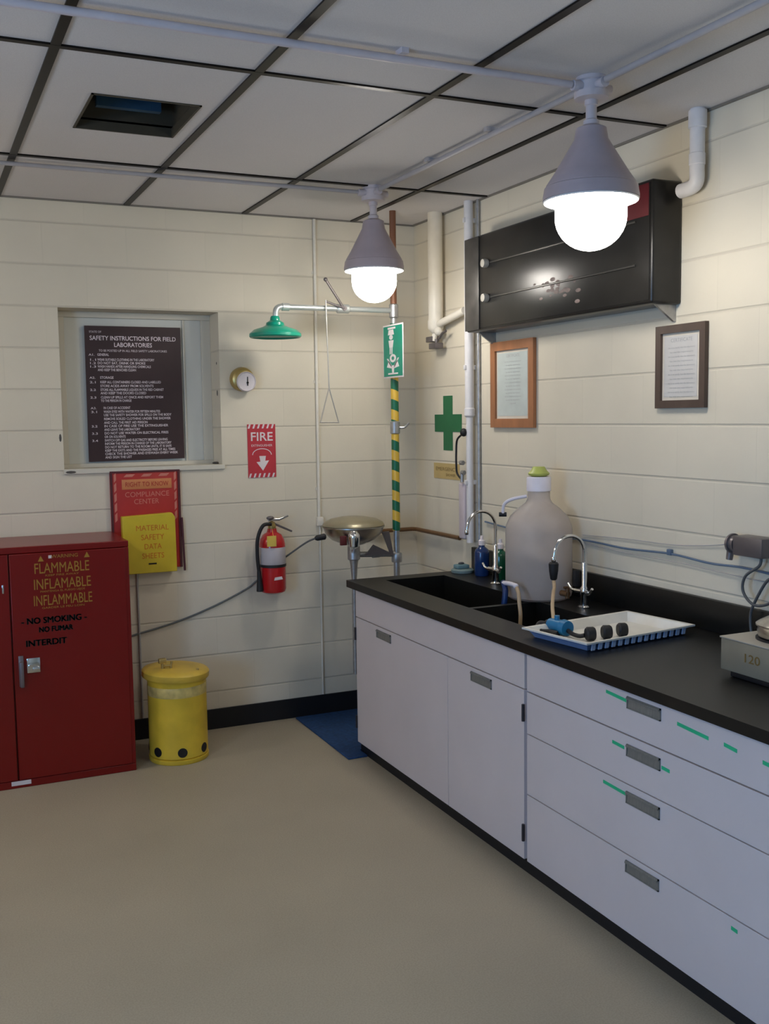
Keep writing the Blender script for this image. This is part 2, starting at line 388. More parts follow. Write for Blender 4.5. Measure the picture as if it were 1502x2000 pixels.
struct('window_sill', B().box(WX0-.004, WX1+.012, YB-.014, WD, WZ0-.022, WZ0+.003), 'dirty_white', w1, bevel=.002)
b = B(); b.ball((1.515, 5.50, WZ0+.008), .012, 10, (1.6, 2, .6)); b.ball((WX0+.03, YB-.014, WZ0-.012), .009, 8, (3, .3, .8)); b.ball((1.526, 5.47, 1.84), .007, 8, (.4, 1, 2.4)); b.ball((1.526, 5.47, 2.0), .005, 8, (.4, 1, 1.6)); b.ball((.690, YB, 1.615), .008, 8, (.8, .2, 2.6))
o = struct('grime', b, 'stain', w1)
# window of the left wall behind the camera
b = B(); b.box(XL-.10, XL-.04, -.2, -.15, .85, 2.05); b.box(XL-.10, XL-.04, 1.45, 1.5, .85, 2.05); b.box(XL-.10, XL-.04, -.15, 1.45, .85, .9); b.box(XL-.10, XL-.04, -.15, 1.45, 2.0, 2.05); b.box(XL-.10, XL-.04, .63, .67, .9, 2.0)
struct('window_2', b, 'dirty_white')
struct('baseboard_back', B().box(XL, 2.70, YB-.010, YB, 0, .112), 'black_base', bevel=.002)
struct('baseboard_right', B().box(XR-.010, XR, 4.72, YB-.012, 0, .112), 'black_base')

# ------------------------------------------------------------------ ceiling opening
v = thing('ceiling_vent', (.801, 3.86, H), 'dark square open duct in the ceiling with bluish inside', 'vent')
b = B(); t = .006; zt = H+.30
b.box(VX0-t, VX0, VY0-t, VY1+t, H+.001, zt); b.box(VX1, VX1+t, VY0-t, VY1+t, H+.001, zt); b.box(VX0, VX1, VY0-t, VY0, H+.001, zt); b.box(VX0, VX1, VY1, VY1+t, H+.001, zt); b.box(VX0-t, VX1+t, VY0-t, VY1+t, zt, zt+t)
obj('duct_box', b, 'duct_dark', v)
b = B(); b.box(VX0, VX1, VY0, VY0+.008, H-.004, H+.03); b.box(VX0, VX1, VY1-.008, VY1, H-.004, H+.03); b.box(VX0, VX0+.008, VY0, VY1, H-.004, H+.03); b.box(VX1-.008, VX1, VY0, VY1, H-.004, H+.03)
obj('rim', b, 'duct_dark', v)
obj('damper_blade', B().box(VX0+.07, VX1-.07, VY1-.12, VY1-.09, H+.055, H+.20), 'duct_blue', v)

# ------------------------------------------------------------------ lamps
def lamp(cx, cy, k, label, glow='lamp_glow', zrim=2.405):
    t = thing('pendant_lamp', (cx, cy, H), label, 'lamp', 'caged style pendant lamps on the ceiling conduit')
    t['group'] = 'glass globe pendant lamps hanging on short stems'
    b = B(); b.lathe((cx, cy, 0), [(.050, H), (.052, H-.012), (.044, H-.016), (.044, H-.045), (.056, H-.047), (.056, H-.068), (.030, H-.072)], 32)
    for a in range(4):
        dx, dy = math.cos(a*PI/2), math.sin(a*PI/2)
        b.cyl((cx+dx*.035, cy+dy*.035, H-.032), (cx+dx*.074, cy+dy*.074, H-.032), .017, seg=16)
    obj('junction_box', b, 'lamp_pale', t)
    obj('stem', B().lathe((cx, cy, 0), [(.022, H-.072), (.022, H-.088), (.018, H-.09), (.018, 2.665), (.026, 2.66), (.026, 2.63)], 20), 'lamp_pale', t)
    r = k
    obj('shade', B().lathe((cx, cy, 0), [(.030, 2.645), (.050, 2.635), (.056, 2.60), (.115*r/.155+.006, 2.49), (r*.93, 2.455), (r*.94, 2.448), (r*.97, 2.445), (r*.985, 2.43), (r, zrim+.012), (r, zrim), (r*.985, zrim), (r*.90, 2.45), (.105, 2.49), (.04, 2.60), (0, 2.60)], 48, cap=False), 'lamp_paint', t)
    obj('reflector', B().lathe((cx, cy, 0), [(r*.995, zrim-.002), (r*.975, zrim-.006), (r*.93, zrim+.018), (r*.78, zrim+.045), (r*.70, zrim+.06)], 48, cap=False), 'inner_white', t)
    g = r*.745
    prof = [(g, zrim+.02), (g, zrim-.055)] + [(g*math.cos(a), zrim-.055-(g*.93)*math.sin(a)) for a in [PI/2*i/10 for i in range(1, 10)]] + [(0, zrim-.055-g*.93)]
    obj('globe', B().lathe((cx, cy, 0), prof, 40, cap=False), glow, t)
    return t
lamp(2.088, 2.87, .158, 'lit pendant lamp nearer the camera, in front of the black wall box', 'lamp_glow_dim')
lamp(2.073, 4.59, .145, 'lit pendant lamp farther back, above the shower arm near the corner')
lamp(-.80, 2.87, .155, 'lit pendant lamp of the unseen left row added for fill, level with the nearer lamp, beyond the picture edge', 'lamp_glow_fill')  # left row is out of view, added for fill where the conduits lead
lamp(-.80, 4.59, .155, 'lit pendant lamp of the unseen left row added for fill, level with the farther lamp, beyond the picture edge', 'lamp_glow_fill')
lamp(-.80, .95, .155, 'lit pendant lamp of the unseen left row added for fill, behind the viewer')  # third unseen lamp, also added for fill light
zc = H-.030
b = B(); b.cyl((-.722, 2.872, zc), (2.01, 2.872, zc), .012, seg=16)
for x in (-1.2, .2, 1.4): b.box(x-.012, x+.012, 2.85, 2.894, H-.016, H)
tag(obj('ceiling_conduit', b, 'lamp_pale'), 'white conduit crossing the ceiling to the nearer lamp', 'conduit')
b = B(); b.cyl((-.722, 4.70, H-.014), (2.0, 4.60, H-.028), .0095, seg=16)
tag(obj('ceiling_conduit', b, 'conduit'), 'white conduit crossing the ceiling to the farther lamp', 'conduit')
b = B(); b.cyl((2.085, 2.947, H-.026), (2.075, 4.513, H-.026), .011, seg=16)
for y in (3.5, 4.0): b.box(2.055, 2.105, y-.012, y+.012, H-.016, H)
tag(obj('ceiling_conduit', b, 'conduit'), 'off-white conduit joining the two lamps along the ceiling', 'conduit')
b = B(); b.cyl((2.10, YF, H-.026), (2.09, 2.793, H-.026), .011, seg=16)
tag(obj('ceiling_conduit', b, 'conduit'), 'off-white conduit running from the nearer lamp out of the top right', 'conduit')

# ------------------------------------------------------------------ safety poster
PO = WD-.026
t = thing('safety_poster', (1.105, PO, 1.482), 'dark maroon safety instructions poster in the window recess', 'poster')
b = B(); b.prism([(.855, 2.196), (1.362, 2.196), (1.364, 1.488), (.852, 1.482)], (0, PO+.006, 0), X, Z, Y, .004); obj('sheet', b, 'poster', t)
b = B(); yy = PO+.006
def L(txt, x, z, h, wd_=None, al='LEFT', bold=0.0): b.text(txt, (x, yy, z), X, Z, h, wd_, al, bold)
L('STATE OF', .878, 2.160, .010)
L('SAFETY INSTRUCTIONS FOR FIELD', 1.108, 2.122, .022, .455, 'CENTER', .012)
L('LABORATORIES', 1.105, 2.088, .022, .20, 'CENTER', .012)
L('TO BE POSTED UP IN ALL FIELD SAFETY LABORATORIES', 1.105, 2.062, .011, .36, 'CENTER')
rows = [(2.040, 'A1.', 'GENERAL', .06), (2.014, '1.1', 'WEAR SUITABLE CLOTHING IN THE LABORATORY', .30), (1.996, '1.2', 'DO NOT EAT, DRINK OR SMOKE', .25),
 (1.978, '1.3', 'WASH HANDS AFTER HANDLING CHEMICALS', .28), (1.960, '', 'AND KEEP THE BENCHES CLEAN', .20),
 (1.920, 'A2.', 'STORAGE', .07), (1.896, '2.1', 'KEEP ALL CONTAINERS CLOSED AND LABELLED', .32), (1.876, '', 'STORE ACIDS AWAY FROM SOLVENTS', .28),
 (1.856, '2.2', 'STORE ALL FLAMMABLE LIQUIDS IN THE RED CABINET', .335), (1.838, '', 'AND KEEP THE DOORS CLOSED', .24),
 (1.816, '2.3', 'CLEAN UP SPILLS AT ONCE AND REPORT THEM', .33), (1.798, '', 'TO THE PERSON IN CHARGE', .16),
 (1.760, 'A3.', 'IN CASE OF ACCIDENT', .14), (1.740, '3.1', 'WASH EYES WITH WATER FOR FIFTEEN MINUTES', .30), (1.722, '', 'USE THE SAFETY SHOWER FOR SPILLS ON THE BODY', .36),
 (1.702, '', 'REMOVE SOILED CLOTHING UNDER THE SHOWER', .355), (1.682, '', 'AND CALL THE FIRST AID PERSON', .23),
 (1.664, '3.2', 'IN CASE OF FIRE USE THE EXTINGUISHER', .34), (1.645, '', 'AND LEAVE THE LABORATORY', .19),
 (1.626, '3.3', 'DO NOT USE WATER ON ELECTRICAL FIRES', .34), (1.607, '', 'OR ON SOLVENTS', .11),
 (1.588, '3.4', 'SWITCH OFF GAS AND ELECTRICITY BEFORE LEAVING', .335), (1.570, '', 'INFORM THE PERSON IN CHARGE OF THE LABORATORY', .355), (1.552, '', 'DO NOT RETURN TO THE ROOM UNTIL IT IS SAFE', .355),
 (1.534, '', 'KEEP THE EXITS AND THE PASSAGES FREE AT ALL TIMES', .375), (1.516, '', 'CHECK THE SHOWER AND EYEWASH EVERY WEEK', .39), (1.498, '', 'AND SIGN THE LIST', .14)]
for z, a, tx, wdt in rows:
    if a: L(a, .872, z, .011, .03, 'LEFT', .01)
    L(tx, .916 if z > 1.95 else .926 if z > 1.78 else .938, z, .0125, wdt, 'LEFT', .012)
obj('lettering', b, 'poster_txt', t, fixn=False)

# ------------------------------------------------------------------ gauge on the back wall
gx, gz = 1.645, 1.912
t = thing('dial_gauge', (gx, YB, gz-.06), 'small round brass-rimmed dial on the wall under the green shower head', 'gauge')
obj('housing', B().lathe((gx, YB, gz), [(.064, 0), (.066, .02), (.06, .045), (.045, .055), (0, .055)], 36, -Y), 'brass', t)
obj('dial', B().lathe((gx+.012, YB-.03, gz-.014), [(.052, 0), (.054, .03), (.050, .036), (.046, .030), (0, .030)], 36, -Y), 'sign_white', t)
b = B(); b.cyl((gx+.018, YB-.060, gz-.020), (gx+.018, YB-.064, gz-.020), .006, seg=12); b.prism([(-.003, -.02), (.003, -.02), (.002, .028), (-.002, .028)], (gx+.018, YB-.061, gz-.016), X, Z, -Y, .002)
obj('pointer', b, 'blk_print', t)

# ------------------------------------------------------------------ fire sign
t = thing('fire_sign', (1.752, YB, 1.376), 'red FIRE sign with a white arrow above the extinguisher', 'sign')
obj('plate', B().box(1.672, 1.832, YB-.004, YB, 1.376, 1.668), 'sign_red', t)
b = B(); ys = YB-.0042
b.text('FIRE', (1.752, ys, 1.578), X, Z, .046, .125, 'CENTER', .012)
b.text('EXTINGUISHER', (1.752, ys, 1.546), X, Z, .012, .12, 'CENTER')
arc = [(1.752+.056*math.cos(a), 1.50+.036*math.sin(a)) for a in [PI*i/14 for i in range(15)]]; arc += [(1.752+.052*math.cos(a), 1.50+.032*math.sin(a)) for a in [PI*(14-i)/14 for i in range(15)]]
for i in range(14): b.prism([arc[i], arc[i+1], arc[28-i], arc[29-i]], (0, ys, 0), X, Z, -Y, .0006)
b.prism([(-.020, .045), (.018, .045), (.014, .018), (.036, .020), (.0, -.036), (-.036, .012), (-.014, .014)], (1.756, ys, 1.449), X, Z, -Y, .0006)
obj('lettering', b, 'sign_white', t, fixn=False)
b = B()
for i in range(6):
    for z0, z1 in ((1.645, 1.668), (1.376, 1.399)):
        b.prism([(0, 0), (.010, 0), (.018, z1-z0), (.008, z1-z0)], (1.674+i*.0265, ys, z0), X, Z, -Y, .0005)
obj('border_stripes', b, 'sign_white', t)

# ------------------------------------------------------------------ data sheet station and binder
t = thing('compliance_board', (1.11, YB, .90), 'red right-to-know board on the back wall behind the yellow binder', 'board')
obj('panel', B().rbox(.925, 1.29, YB-.012, YB, .915, 1.437, .003), 'board_red', t)
b = B(); b.box(.925, .937, YB-.016, YB-.012, .915, 1.437); b.box(1.278, 1.29, YB-.016, YB-.012, .915, 1.437); b.box(.937, 1.278, YB-.016, YB-.012, 1.427, 1.437); obj('edge_frame', b, 'board_dark', t)
obj('title_plate', B().rbox(.985, 1.245, YB-.014, YB-.012, 1.340, 1.392, .004 if False else .0009), 'board_orange', t)
b = B(); b.text('RIGHT TO KNOW', (1.115, YB-.0142, 1.354), X, Z, .024, .225, 'CENTER'); obj('title_lettering', b, 'board_red', t, fixn=False)
b = B(); b.text('COMPLIANCE', (1.115, YB-.0122, 1.300), X, Z, .026, .23, 'CENTER'); b.text('CENTER', (1.11, YB-.0122, 1.262), X, Z, .026, .13, 'CENTER')
for i in range(5):
    b.prism([(0, 0), (.012, .012), (.012, .052), (0, .040)], (.945, YB-.0122, 1.17+i*.052), X, Z, -Y, .0005)
    b.prism([(0, 0), (.012, .012), (.012, .052), (0, .040)], (1.258, YB-.0122, 1.17+i*.052), X, Z, -Y, .0005)
for i in range(3): b.prism([(0, 0), (.045, 0), (.060, .014), (.015, .014)], (.995+i*.09, YB-.0122, 1.405), X, Z, -Y, .0005)
obj('lettering', b, 'board_pink', t, fixn=False)
obj('cord_tube', B().tube([(1.292, YB-.022, 1.18), (1.296, YB-.02, 1.05), (1.300, YB-.02, .895)], .006, 8), 'board_dark', t)
t = thing('binder', (1.105, YB-.05, .895), 'yellow material safety data sheets binder held on the red board', 'binder')
b = B(); b.prism([(.972, .900), (1.250, .900), (1.247, 1.190), (1.232, 1.212), (.972, 1.202)], (0, YB-.016, 0), X, Z, -Y, .045); obj('cover', b, 'binder', t, bevel=.003)
b = B(); yb = YB-.0614
for i, (tx, wdt) in enumerate((('MATERIAL', .17), ('SAFETY', .12), ('DATA', .09), ('SHEETS', .115))): b.text(tx, (1.125, yb, 1.125-i*.049), X, Z, .028, wdt, 'CENTER')
obj('lettering', b, 'binder_txt', t, fixn=False)
obj('emblem', B().box(1.10, 1.142, yb-.0006, yb, .945, .953), 'blk_print', t)

# ------------------------------------------------------------------ thin conduits on the back wall
b = B(); b.cyl((2.082, YB-.011, H-.008), (2.079, YB-.011, 1.11), .009, seg=12)
for z in (2.5, 1.9, 1.3): b.box(2.064, 2.098, YB-.006, YB, z-.008, z+.008)
b.rbox(2.062, 2.100, YB-.028, YB, 1.09, 1.14, .004)
tag(obj('vertical_conduit', b, 'cream_paint'), 'thin painted conduit dropping from the ceiling beside the shower pull rod', 'conduit')
b = B(); b.cyl((2.083, YB-.008, 1.088), (2.083, YB-.008, .115), .006, seg=10)
tag(obj('vertical_conduit', b, 'cream_paint'), 'painted conduit low on the wall left of the countertop corner', 'conduit')
b = B(); b.cyl((1.048, YB-.008, .899), (1.052, YB-.008, .115), .006, seg=10)
tag(obj('vertical_conduit', b, mat('greyish_conduit', (0.42, 0.40, 0.38), .5)), 'thin grey conduit below the yellow binder, behind the yellow can', 'conduit')

# ------------------------------------------------------------------ fire extinguisher
ex, ey = 1.772, YB-.085
t = thing('fire_extinguisher', (ex, YB, .72), 'red fire extinguisher with yellow tag hanging on the back wall', 'fire extinguisher')
r = .071
obj('cylinder', B().lathe((ex, ey, 0), [(0, .745), (.045, .742), (r-.006, .752), (r, .768), (r, 1.015), (r-.006, 1.040), (r*.72, 1.066), (.028, 1.080), (.024, 1.10), (0, 1.10)], 40), 'red_ext', t)
obj('label_sheet', B().lathe((ex, ey, 0), [(r+.0006, .905), (r+.0012, .906), (r+.0012, .998), (r+.0006, .999)], 40, cap=False), 'label_grey', t)
b = B(); b.lathe((ex, ey, 0), [(r+.001, .890), (r+.003, .892), (r+.003, .904), (r+.001, .906)], 40, cap=False); b.box(ex-.04, ex+.04, ey+r-.004, YB, .86, .93); obj('strap', b, 'black_rubber', t)
b = B(); b.prism([(-.022, .0), (.028, .004), (.022, .020), (-.018, .016)], (ex+.004, ey-r-.0012, .822), X, Z, -Y, .0008); obj('badge', b, 'sign_white', t)
b = B(); b.lathe((ex, ey, 0), [(.020, 1.095), (.022, 1.10), (.022, 1.115), (.017, 1.12), (.017, 1.135), (0, 1.14)], 20); b.cyl((ex, ey, 1.12), (ex, ey-.035, 1.12), .010); obj('valve', b, 'brass', t)
b = B(); b.prism([(-.035, 0), (.03, .0), (.085, .020), (.083, .030), (.028, .012), (-.03, .018)], (ex+.01, ey-.010, 1.140), X, Z, Y, .020); obj('lever', b, 'chrome', t, bevel=.002)
b = B(); b.prism([(0, 0), (.10, -.045), (.104, -.036), (.004, .012)], (ex+.012, ey-.010, 1.118), X, Z, Y, .020); obj('carry_handle', b, 'grey_fit', t, bevel=.002)
b = B(); b.ball((ex-.012, ey-.012, 1.158), .014, 14, (1.6, 1, .8)); obj('gauge', b, 'grey_fit', t)
b = B(); b.tube([(ex-.01, ey-.02, 1.125), (ex-.06, ey-.03, 1.120), (ex-.092, ey-.03, 1.05), (ex-.094, ey-.025, .95), (ex-.086, ey-.02, .87)], .010, 12)
h_ = obj('hose', b, 'black_rubber', t)
obj('nozzle', B().lathe((ex-.086, ey-.02, .872), [(.011, 0), (.013, .04), (.019, .11), (.016, .112), (0, .10)], 20, (.03, 0, -1)), 'black_rubber', h_)
b = B(); b.prism([(-.028, 0), (.024, 0), (.024, .058), (-.028, .058)], (ex-.028, ey-r-.010, 1.010), X, Z, -Y, .0015); b.tube([(ex-.02, ey-r-.010, 1.068), (ex-.012, ey-.045, 1.09), (ex-.004, ey-.02, 1.10)], .0012, 6); obj('inspection_tag', b, 'tag_yellow', t)

# ------------------------------------------------------------------ red flammables cabinet
cx0, cx1, cy0, cy1, cz = -.172, .920, 4.93, 5.40, 1.128
t = thing('flammables_cabinet', ((cx0+cx1)/2, (cy0+cy1)/2, 0), 'red steel flammables cabinet on the floor against the back wall', 'cabinet')
b = B(); b.box(cx0, cx1, cy0+.024, cy1, 0, cz); b.box(cx0, cx1, cy0+.004, cy0+.024, 0, .036); b.box(cx0, cx1, cy0+.004, cy0+.024, cz-.03, cz); b.box(cx0, cx0+.02, cy0+.004, cy0+.024, .036, cz-.03); b.box(cx1-.02, cx1, cy0+.004, cy0+.024, .036, cz-.03)
obj('body', b, 'red_cab', t, bevel=.003)
dr = obj('door', B().box(.380, cx1-.018, cy0, cy0+.022, .038, cz-.032), 'red_cab', t, bevel=.003)
dl = obj('door', B().box(cx0+.018, .374, cy0, cy0+.022, .038, cz-.032), 'red_cab', t, bevel=.003)
b = B(); b.rbox(.400, .422, cy0-.010, cy0, .480, .625, .003); b.rbox(.402, .420, cy0-.032, cy0-.010, .480, .600, .005); obj('handle', b, mat('grey_handle_paint', (.20, .17, .18), .4, .5), dr)
b = B(); b.rbox(.436, .495, cy0-.006, cy0, .540, .610, .003); b.cyl((.452, cy0, .570), (.452, cy0-.018, .570), .012); b.rbox(.460, .492, cy0-.020, cy0-.006, .548, .568, .003); obj('lock', b, 'chrome', dr)
b = B(); yc = cy0-.0005; cxm = .610
b.text('WARNING', (.625, yc, 1.068), X, Z, .016, .12, 'CENTER')
b.prism([(0, 0), (.026, 0), (.013, .026)], (.505, yc, 1.056), X, Z, -Y, .0005); b.prism([(0, 0), (.026, 0), (.013, .026)], (.712, yc, 1.062), X, Z, -Y, .0005)
b.text('FLAMMABLE', (cxm, yc, 1.000), X, Z, .048, .245, 'CENTER'); b.text('KEEP FIRE AWAY', (cxm, yc, .985), X, Z, .009, .15, 'CENTER')
b.text('INFLAMABLE', (cxm, yc, .926), X, Z, .048, .255, 'CENTER'); b.text('MANTENGA EL FUEGO LEJOS', (cxm, yc, .911), X, Z, .009, .20, 'CENTER')
b.text('INFLAMMABLE', (cxm, yc, .850), X, Z, .048, .262, 'CENTER'); b.text('GARDER LE FEU LOIN', (cxm, yc, .834), X, Z, .009, .19, 'CENTER')
obj('warning_lettering', b, 'gold', dr, fixn=False)
b = B(); b.prism([(0, 0), (.014, 0), (.014, .014), (0, .014)], (.552, yc, 1.068), X, Z, -Y, .0005); obj('warning_mark', b, 'sign_white', dr)
b = B()
for dx, dz in ((0, 0), (.0022, .0008), (.0044, 0), (.0022, -.0012)):
    b.text('- NO SMOKING -', (.565+dx, yc, .768+dz), X, Z, .028, .29, 'CENTER'); b.text('NO FUMAR', (.570+dx, yc, .726+dz), X, Z, .024, .15, 'CENTER'); b.text('INTERDIT', (.525+dx, yc, .664+dz), X, Z, .028, .18, 'CENTER')
obj('stencil_lettering', b, 'blk_print', dr, fixn=False)
obj('label_sticker', B().box(.345, .432, cy0+.0030, cy0+.0040, .014, .034), 'sign_white', t)
b = B(); b.rbox(.344, .352, cy0-.004, cy0, .92, .96, .0015); obj('catch', b, 'chrome', dl)

# ------------------------------------------------------------------ yellow oily waste can
kx, ky = 1.156, 5.045
t = thing('oily_waste_can', (kx, ky, 0), 'yellow steel waste can with round vent holes, right of the red cabinet', 'waste can')
b = B(); b.lathe((kx, ky, 0), [(.128, .022), (.140, .024), (.146, .030), (.146, .40), (.150, .410), (.150, .418), (.146, .420)], 48, cap=True)
obj('can_body', b, 'yellow', t)
obj('base_ring', B().lathe((kx, ky, 0), [(.146, 0), (.149, .004), (.149, .022), (.140, .024), (.140, 0)], 48, cap=False), 'yellow', t)
lid_c = (kx-.006, ky, .418)
b = B(); b.lathe(lid_c, [(.163, 0), (.167, .006), (.167, .030), (.160, .038), (.120, .046), (0, .050)], 48, (.05, -.02, 1)); lid = obj('lid', b, 'yellow_lid', t)
b = B(); b.cyl((kx-.075, ky-.03, .462), (kx-.075, ky-.03, .505), .008); b.rbox(kx-.095, kx-.058, ky-.045, ky-.02, .495, .520, .004); b.cyl((kx-.035, ky-.035, .462), (kx-.030, ky-.035, .500), .006); b.cyl((kx-.075, ky-.03, .480), (kx-.030, ky-.035, .480), .006); b.cyl((kx+.085, ky-.09, .452), (kx+.085, ky-.09, .464), .007); obj('lid_bracket', b, 'brass', lid)
for a in range(7):
    an = math.radians(a*360/7-6); d = Vector((math.sin(an), -math.cos(an), 0)); c = Vector((kx, ky, .062)) + d*.1455
    obj('vent_hole', B().lathe(c, [(.024, -.0035), (.024, .0014), (0, .0015)], 24, d), 'black_base', t)
b = B(); b.lathe((kx, ky, 0), [(.1463, .335), (.1468, .336), (.1468, .385), (.1463, .386)], 48, cap=False)
obj('label_band', b, mat('worn_cream_label', (.60, .47, .16), .5, 0, .3, 20), t)

# ------------------------------------------------------------------ blue mat
b = B(); b.prism([(1.900, 4.600), (2.004, 4.600), (2.004, 4.697), (2.62, 4.697), (2.62, 5.385), (1.905, 5.385)], (0, 0, .0005), X, Y, Z, .009)
tag(obj('floor_mat', b, 'mat_blue', bevel=.002), 'blue floor mat at the far end of the white cabinets', 'mat')

# ------------------------------------------------------------------ base cabinets
FX, CZ = 1.990, .850
def carcass(b, y0, y1):
    q = .018
    b.box(2.008, 2.66, y0, y0+q, .055, CZ-.001); b.box(2.008, 2.66, y1-q, y1, .055, CZ-.001)
    b.box(2.008, 2.66, y0+q, y1-q, .055, .055+q); b.box(2.65, 2.66, y0+q, y1-q, .055+q, CZ-.001); b.box(2.008, 2.026, y0+q, y1-q, CZ-.05, CZ-.001)
    b.box(2.010, 2.60, y0+.002, y1-.002, 0, .055)
def pull(y, z, par):     # recessed label-type pull, centred
    a, c = .079, .019
    b = B(); b.box(FX-.005, FX, y-a, y+a, z+c-.005, z+c); b.box(FX-.005, FX, y-a, y+a, z-c, z-c+.004); b.box(FX-.005, FX, y-a, y-a+.004, z-c, z+c); b.box(FX-.005, FX, y+a-.004, y+a, z-c, z+c); b.prism([(0, 0), (0, 2*c-.009), (-.0012, 2*c-.009), (-.0035, 0)], (FX, y-a+.004, z-c+.004), X, Z, Y, 2*a-.008)
    b.prism([(0, 0), (-.0045, -.004), (-.0045, -.008), (0, -.006)], (FX-.0045, y-a+.002, z+c), X, Z, Y, 2*a-.004)
    return obj('handle', b, 'pull', par)
t = thing('sink_cabinet', (2.33, 3.905, 0), 'white two-door base cabinet under the black sinks', 'cabinet')
b = B(); carcass(b, 3.122, 4.690); obj('body', b, 'cab_body', t)
b = B(); b.box(2.0075, 2.0098, 3.1211, 4.689, .0, .0555); b.box(2.012, 2.6, 4.6883, 4.6897, 0, .052); obj('toe_kick', b, 'black_base', t)
obj('apron_panel', B().box(FX, 2.008, 3.125, 4.688, .703, CZ-.006), 'cab_white', t, bevel=.0012)
d1 = obj('door', B().box(FX, 2.008, 3.720, 4.688, .057, .6985), 'cab_white', t, bevel=.0012); pull(4.352, .664, d1)
d2 = obj('door', B().box(FX, 2.008, 3.128, 3.7165, .057, .6985), 'cab_white', t, bevel=.0012); pull(3.436, .664, d2)
for (yh, zh, dd) in ((3.128, .614, d2), (3.128, .160, d2), (4.690, .614, d1), (4.690, .160, d1)):
    obj('hinge', B().cyl((FX-.004, yh, zh-.032), (FX-.004, yh, zh+.032), .0058, seg=10), 'hinge', dd)
t = thing('drawer_cabinet', (2.33, 2.46, 0), 'white four-drawer base cabinet with grey pulls, nearest the camera', 'cabinet')
b = B(); carcass(b, 1.80, 3.120); obj('body', b, 'cab_body', t)
obj('toe_kick', B().box(2.0075, 2.0098, 1.800, 3.1209, 0, .0555), 'black_base', t)
def tape(y0, y1, z0, z1, par):
    b = B(); h = .0055; b.prism([(y0, z0-h), (y1, z1-h), (y1, z1+h), (y0, z0+h)], (FX-.0001, 0, 0), Y, Z, -X, .0008); obj('label_tape', b, 'green_tape', par)
zs = [(.700, CZ-.006, .8035), (.542, .6955, .651), (.314, .5385, .499), (.057, .310, .2745)]
tapes = [[(2.640, 2.532, .812, .806), (2.302, 2.172, .797, .789), (2.112, 2.062, .790, .785), (1.970, 1.930, .783, .780)],
         [(2.606, 2.545, .656, .653), (2.368, 2.332, .645, .643)], [(2.652, 2.536, .510, .506)], [(2.072, 2.048, .282, .280)]]
for (z0, z1, zp), tp in zip(zs, tapes):
    d = obj('drawer', B().box(FX, 2.008, 1.803, 3.108, z0, z1), 'cab_white', t, bevel=.0012)
    pull(2.452, zp, d)
    for a in tp: tape(*a, d)

# ------------------------------------------------------------------ countertop with two sinks
ct0, ct1 = .850, .885
SX0, SX1, SA0, SA1, SB0, SB1 = 2.125, 2.455, 3.790, 4.615, 3.300, 3.760
t = thing('countertop', (2.33, 3.26, ct0), 'black resin countertop with raised backsplash on the white cabinets', 'countertop')
b = B()
b.box(1.955, SX0, 1.78, 4.722, ct0, ct1); b.box(SX1, 2.698, 1.78, 4.722, ct0, ct1); b.box(SX0, SX1, 1.78, SB0, ct0, ct1); b.box(SX0, SX1, SA1, 4.722, ct0, ct1); b.box(SX0, SX1, SB1, SA0, ct0, ct1-.004)
obj('worktop', b, 'counter', t)
obj('backsplash', B().rbox(2.676, 2.698, 1.78, 4.722, ct1, 1.005, .003), 'counter', t)
def sink(y0, y1):
    b = B(); zb = ct0-.20; q = .012
    b.box(SX0-q, SX0, y0-q, y1+q, zb, ct0); b.box(SX1, SX1+q, y0-q, y1+q, zb, ct0); b.box(SX0, SX1, y0-q, y0, zb, ct0); b.box(SX0, SX1, y1, y1+q, zb, ct0); b.box(SX0-q, SX1+q, y0-q, y1+q, zb-.01, zb)
    s_ = obj('sink_basin', b, 'counter', t)
    obj('drain', B().lathe(((SX0+SX1)/2, (y0+y1)/2, zb), [(.04, 0), (.042, .003), (.03, .003), (.028, .001), (0, .001)], 24), 'steel', s_)
sink(SA0, SA1); sink(SB0, SB1)

# ------------------------------------------------------------------ gooseneck taps
def tap(fx, fy, H0, topz, reach, label):
    t = thing('gooseneck_tap', (fx, fy, ct1), label, 'tap')
    b = B(); b.lathe((fx, fy, ct1), [(.026, 0), (.027, .006), (.018, .012), (.015, .05), (.017, .055), (.017, .085), (.011, .095), (.0115, .19), (.0085, .195)], 24); obj('column', b, 'chrome', t)
    r = reach/2; zc = topz-r; pts = [(fx, fy, ct1+.12), (fx, fy, (ct1+.12+zc)/2), (fx, fy, zc)]
    for i in range(1, 8): a = PI*i/8; pts.append((fx-r+r*math.cos(a), fy, zc+r*math.sin(a)))
    pts.append((fx-2*r-.003, fy, zc-.010))
    obj('spout', B().tube(pts, .0075, 14, 4), 'chrome', t)
    obj('outlet', B().lathe((fx-2*r-.004, fy, zc-.030), [(.007, 0), (.010, .004), (.010, .018), (.0075, .024)], 16), 'chrome', t)
    for sgn, nm in ((-1, 'near'), (1, 'far')):
        b = B(); b.cyl((fx, fy, ct1+.07), (fx-.012, fy+sgn*.048, ct1+.07), .010, seg=16); b.tube([(fx-.012, fy+sgn*.044, ct1+.07), (fx-.018, fy+sgn*.066, ct1+.074), (fx-.022, fy+sgn*.086, ct1+.094)], .006, 10)
        obj('handle', b, 'chrome', t)
    return t, (fx-2*r-.004, fy, zc-.030)
t1, o1 = tap(2.540, 4.245, 0, 1.243, .155, 'chrome gooseneck tap farther away, in front of the blue and green bottles')
t2, o2 = tap(2.548, 3.535, 0, 1.195, .150, 'chrome gooseneck tap nearer, right of the big jug, with black aspirator')
b = B(); b.lathe((o2[0], o2[1], o2[2]-.086), [(.010, .012), (.014, .016), (.019, .05), (.021, .080), (.016, .086), (.008, .086)], 24); asp = obj('aspirator', b, 'black_rubber', t2)
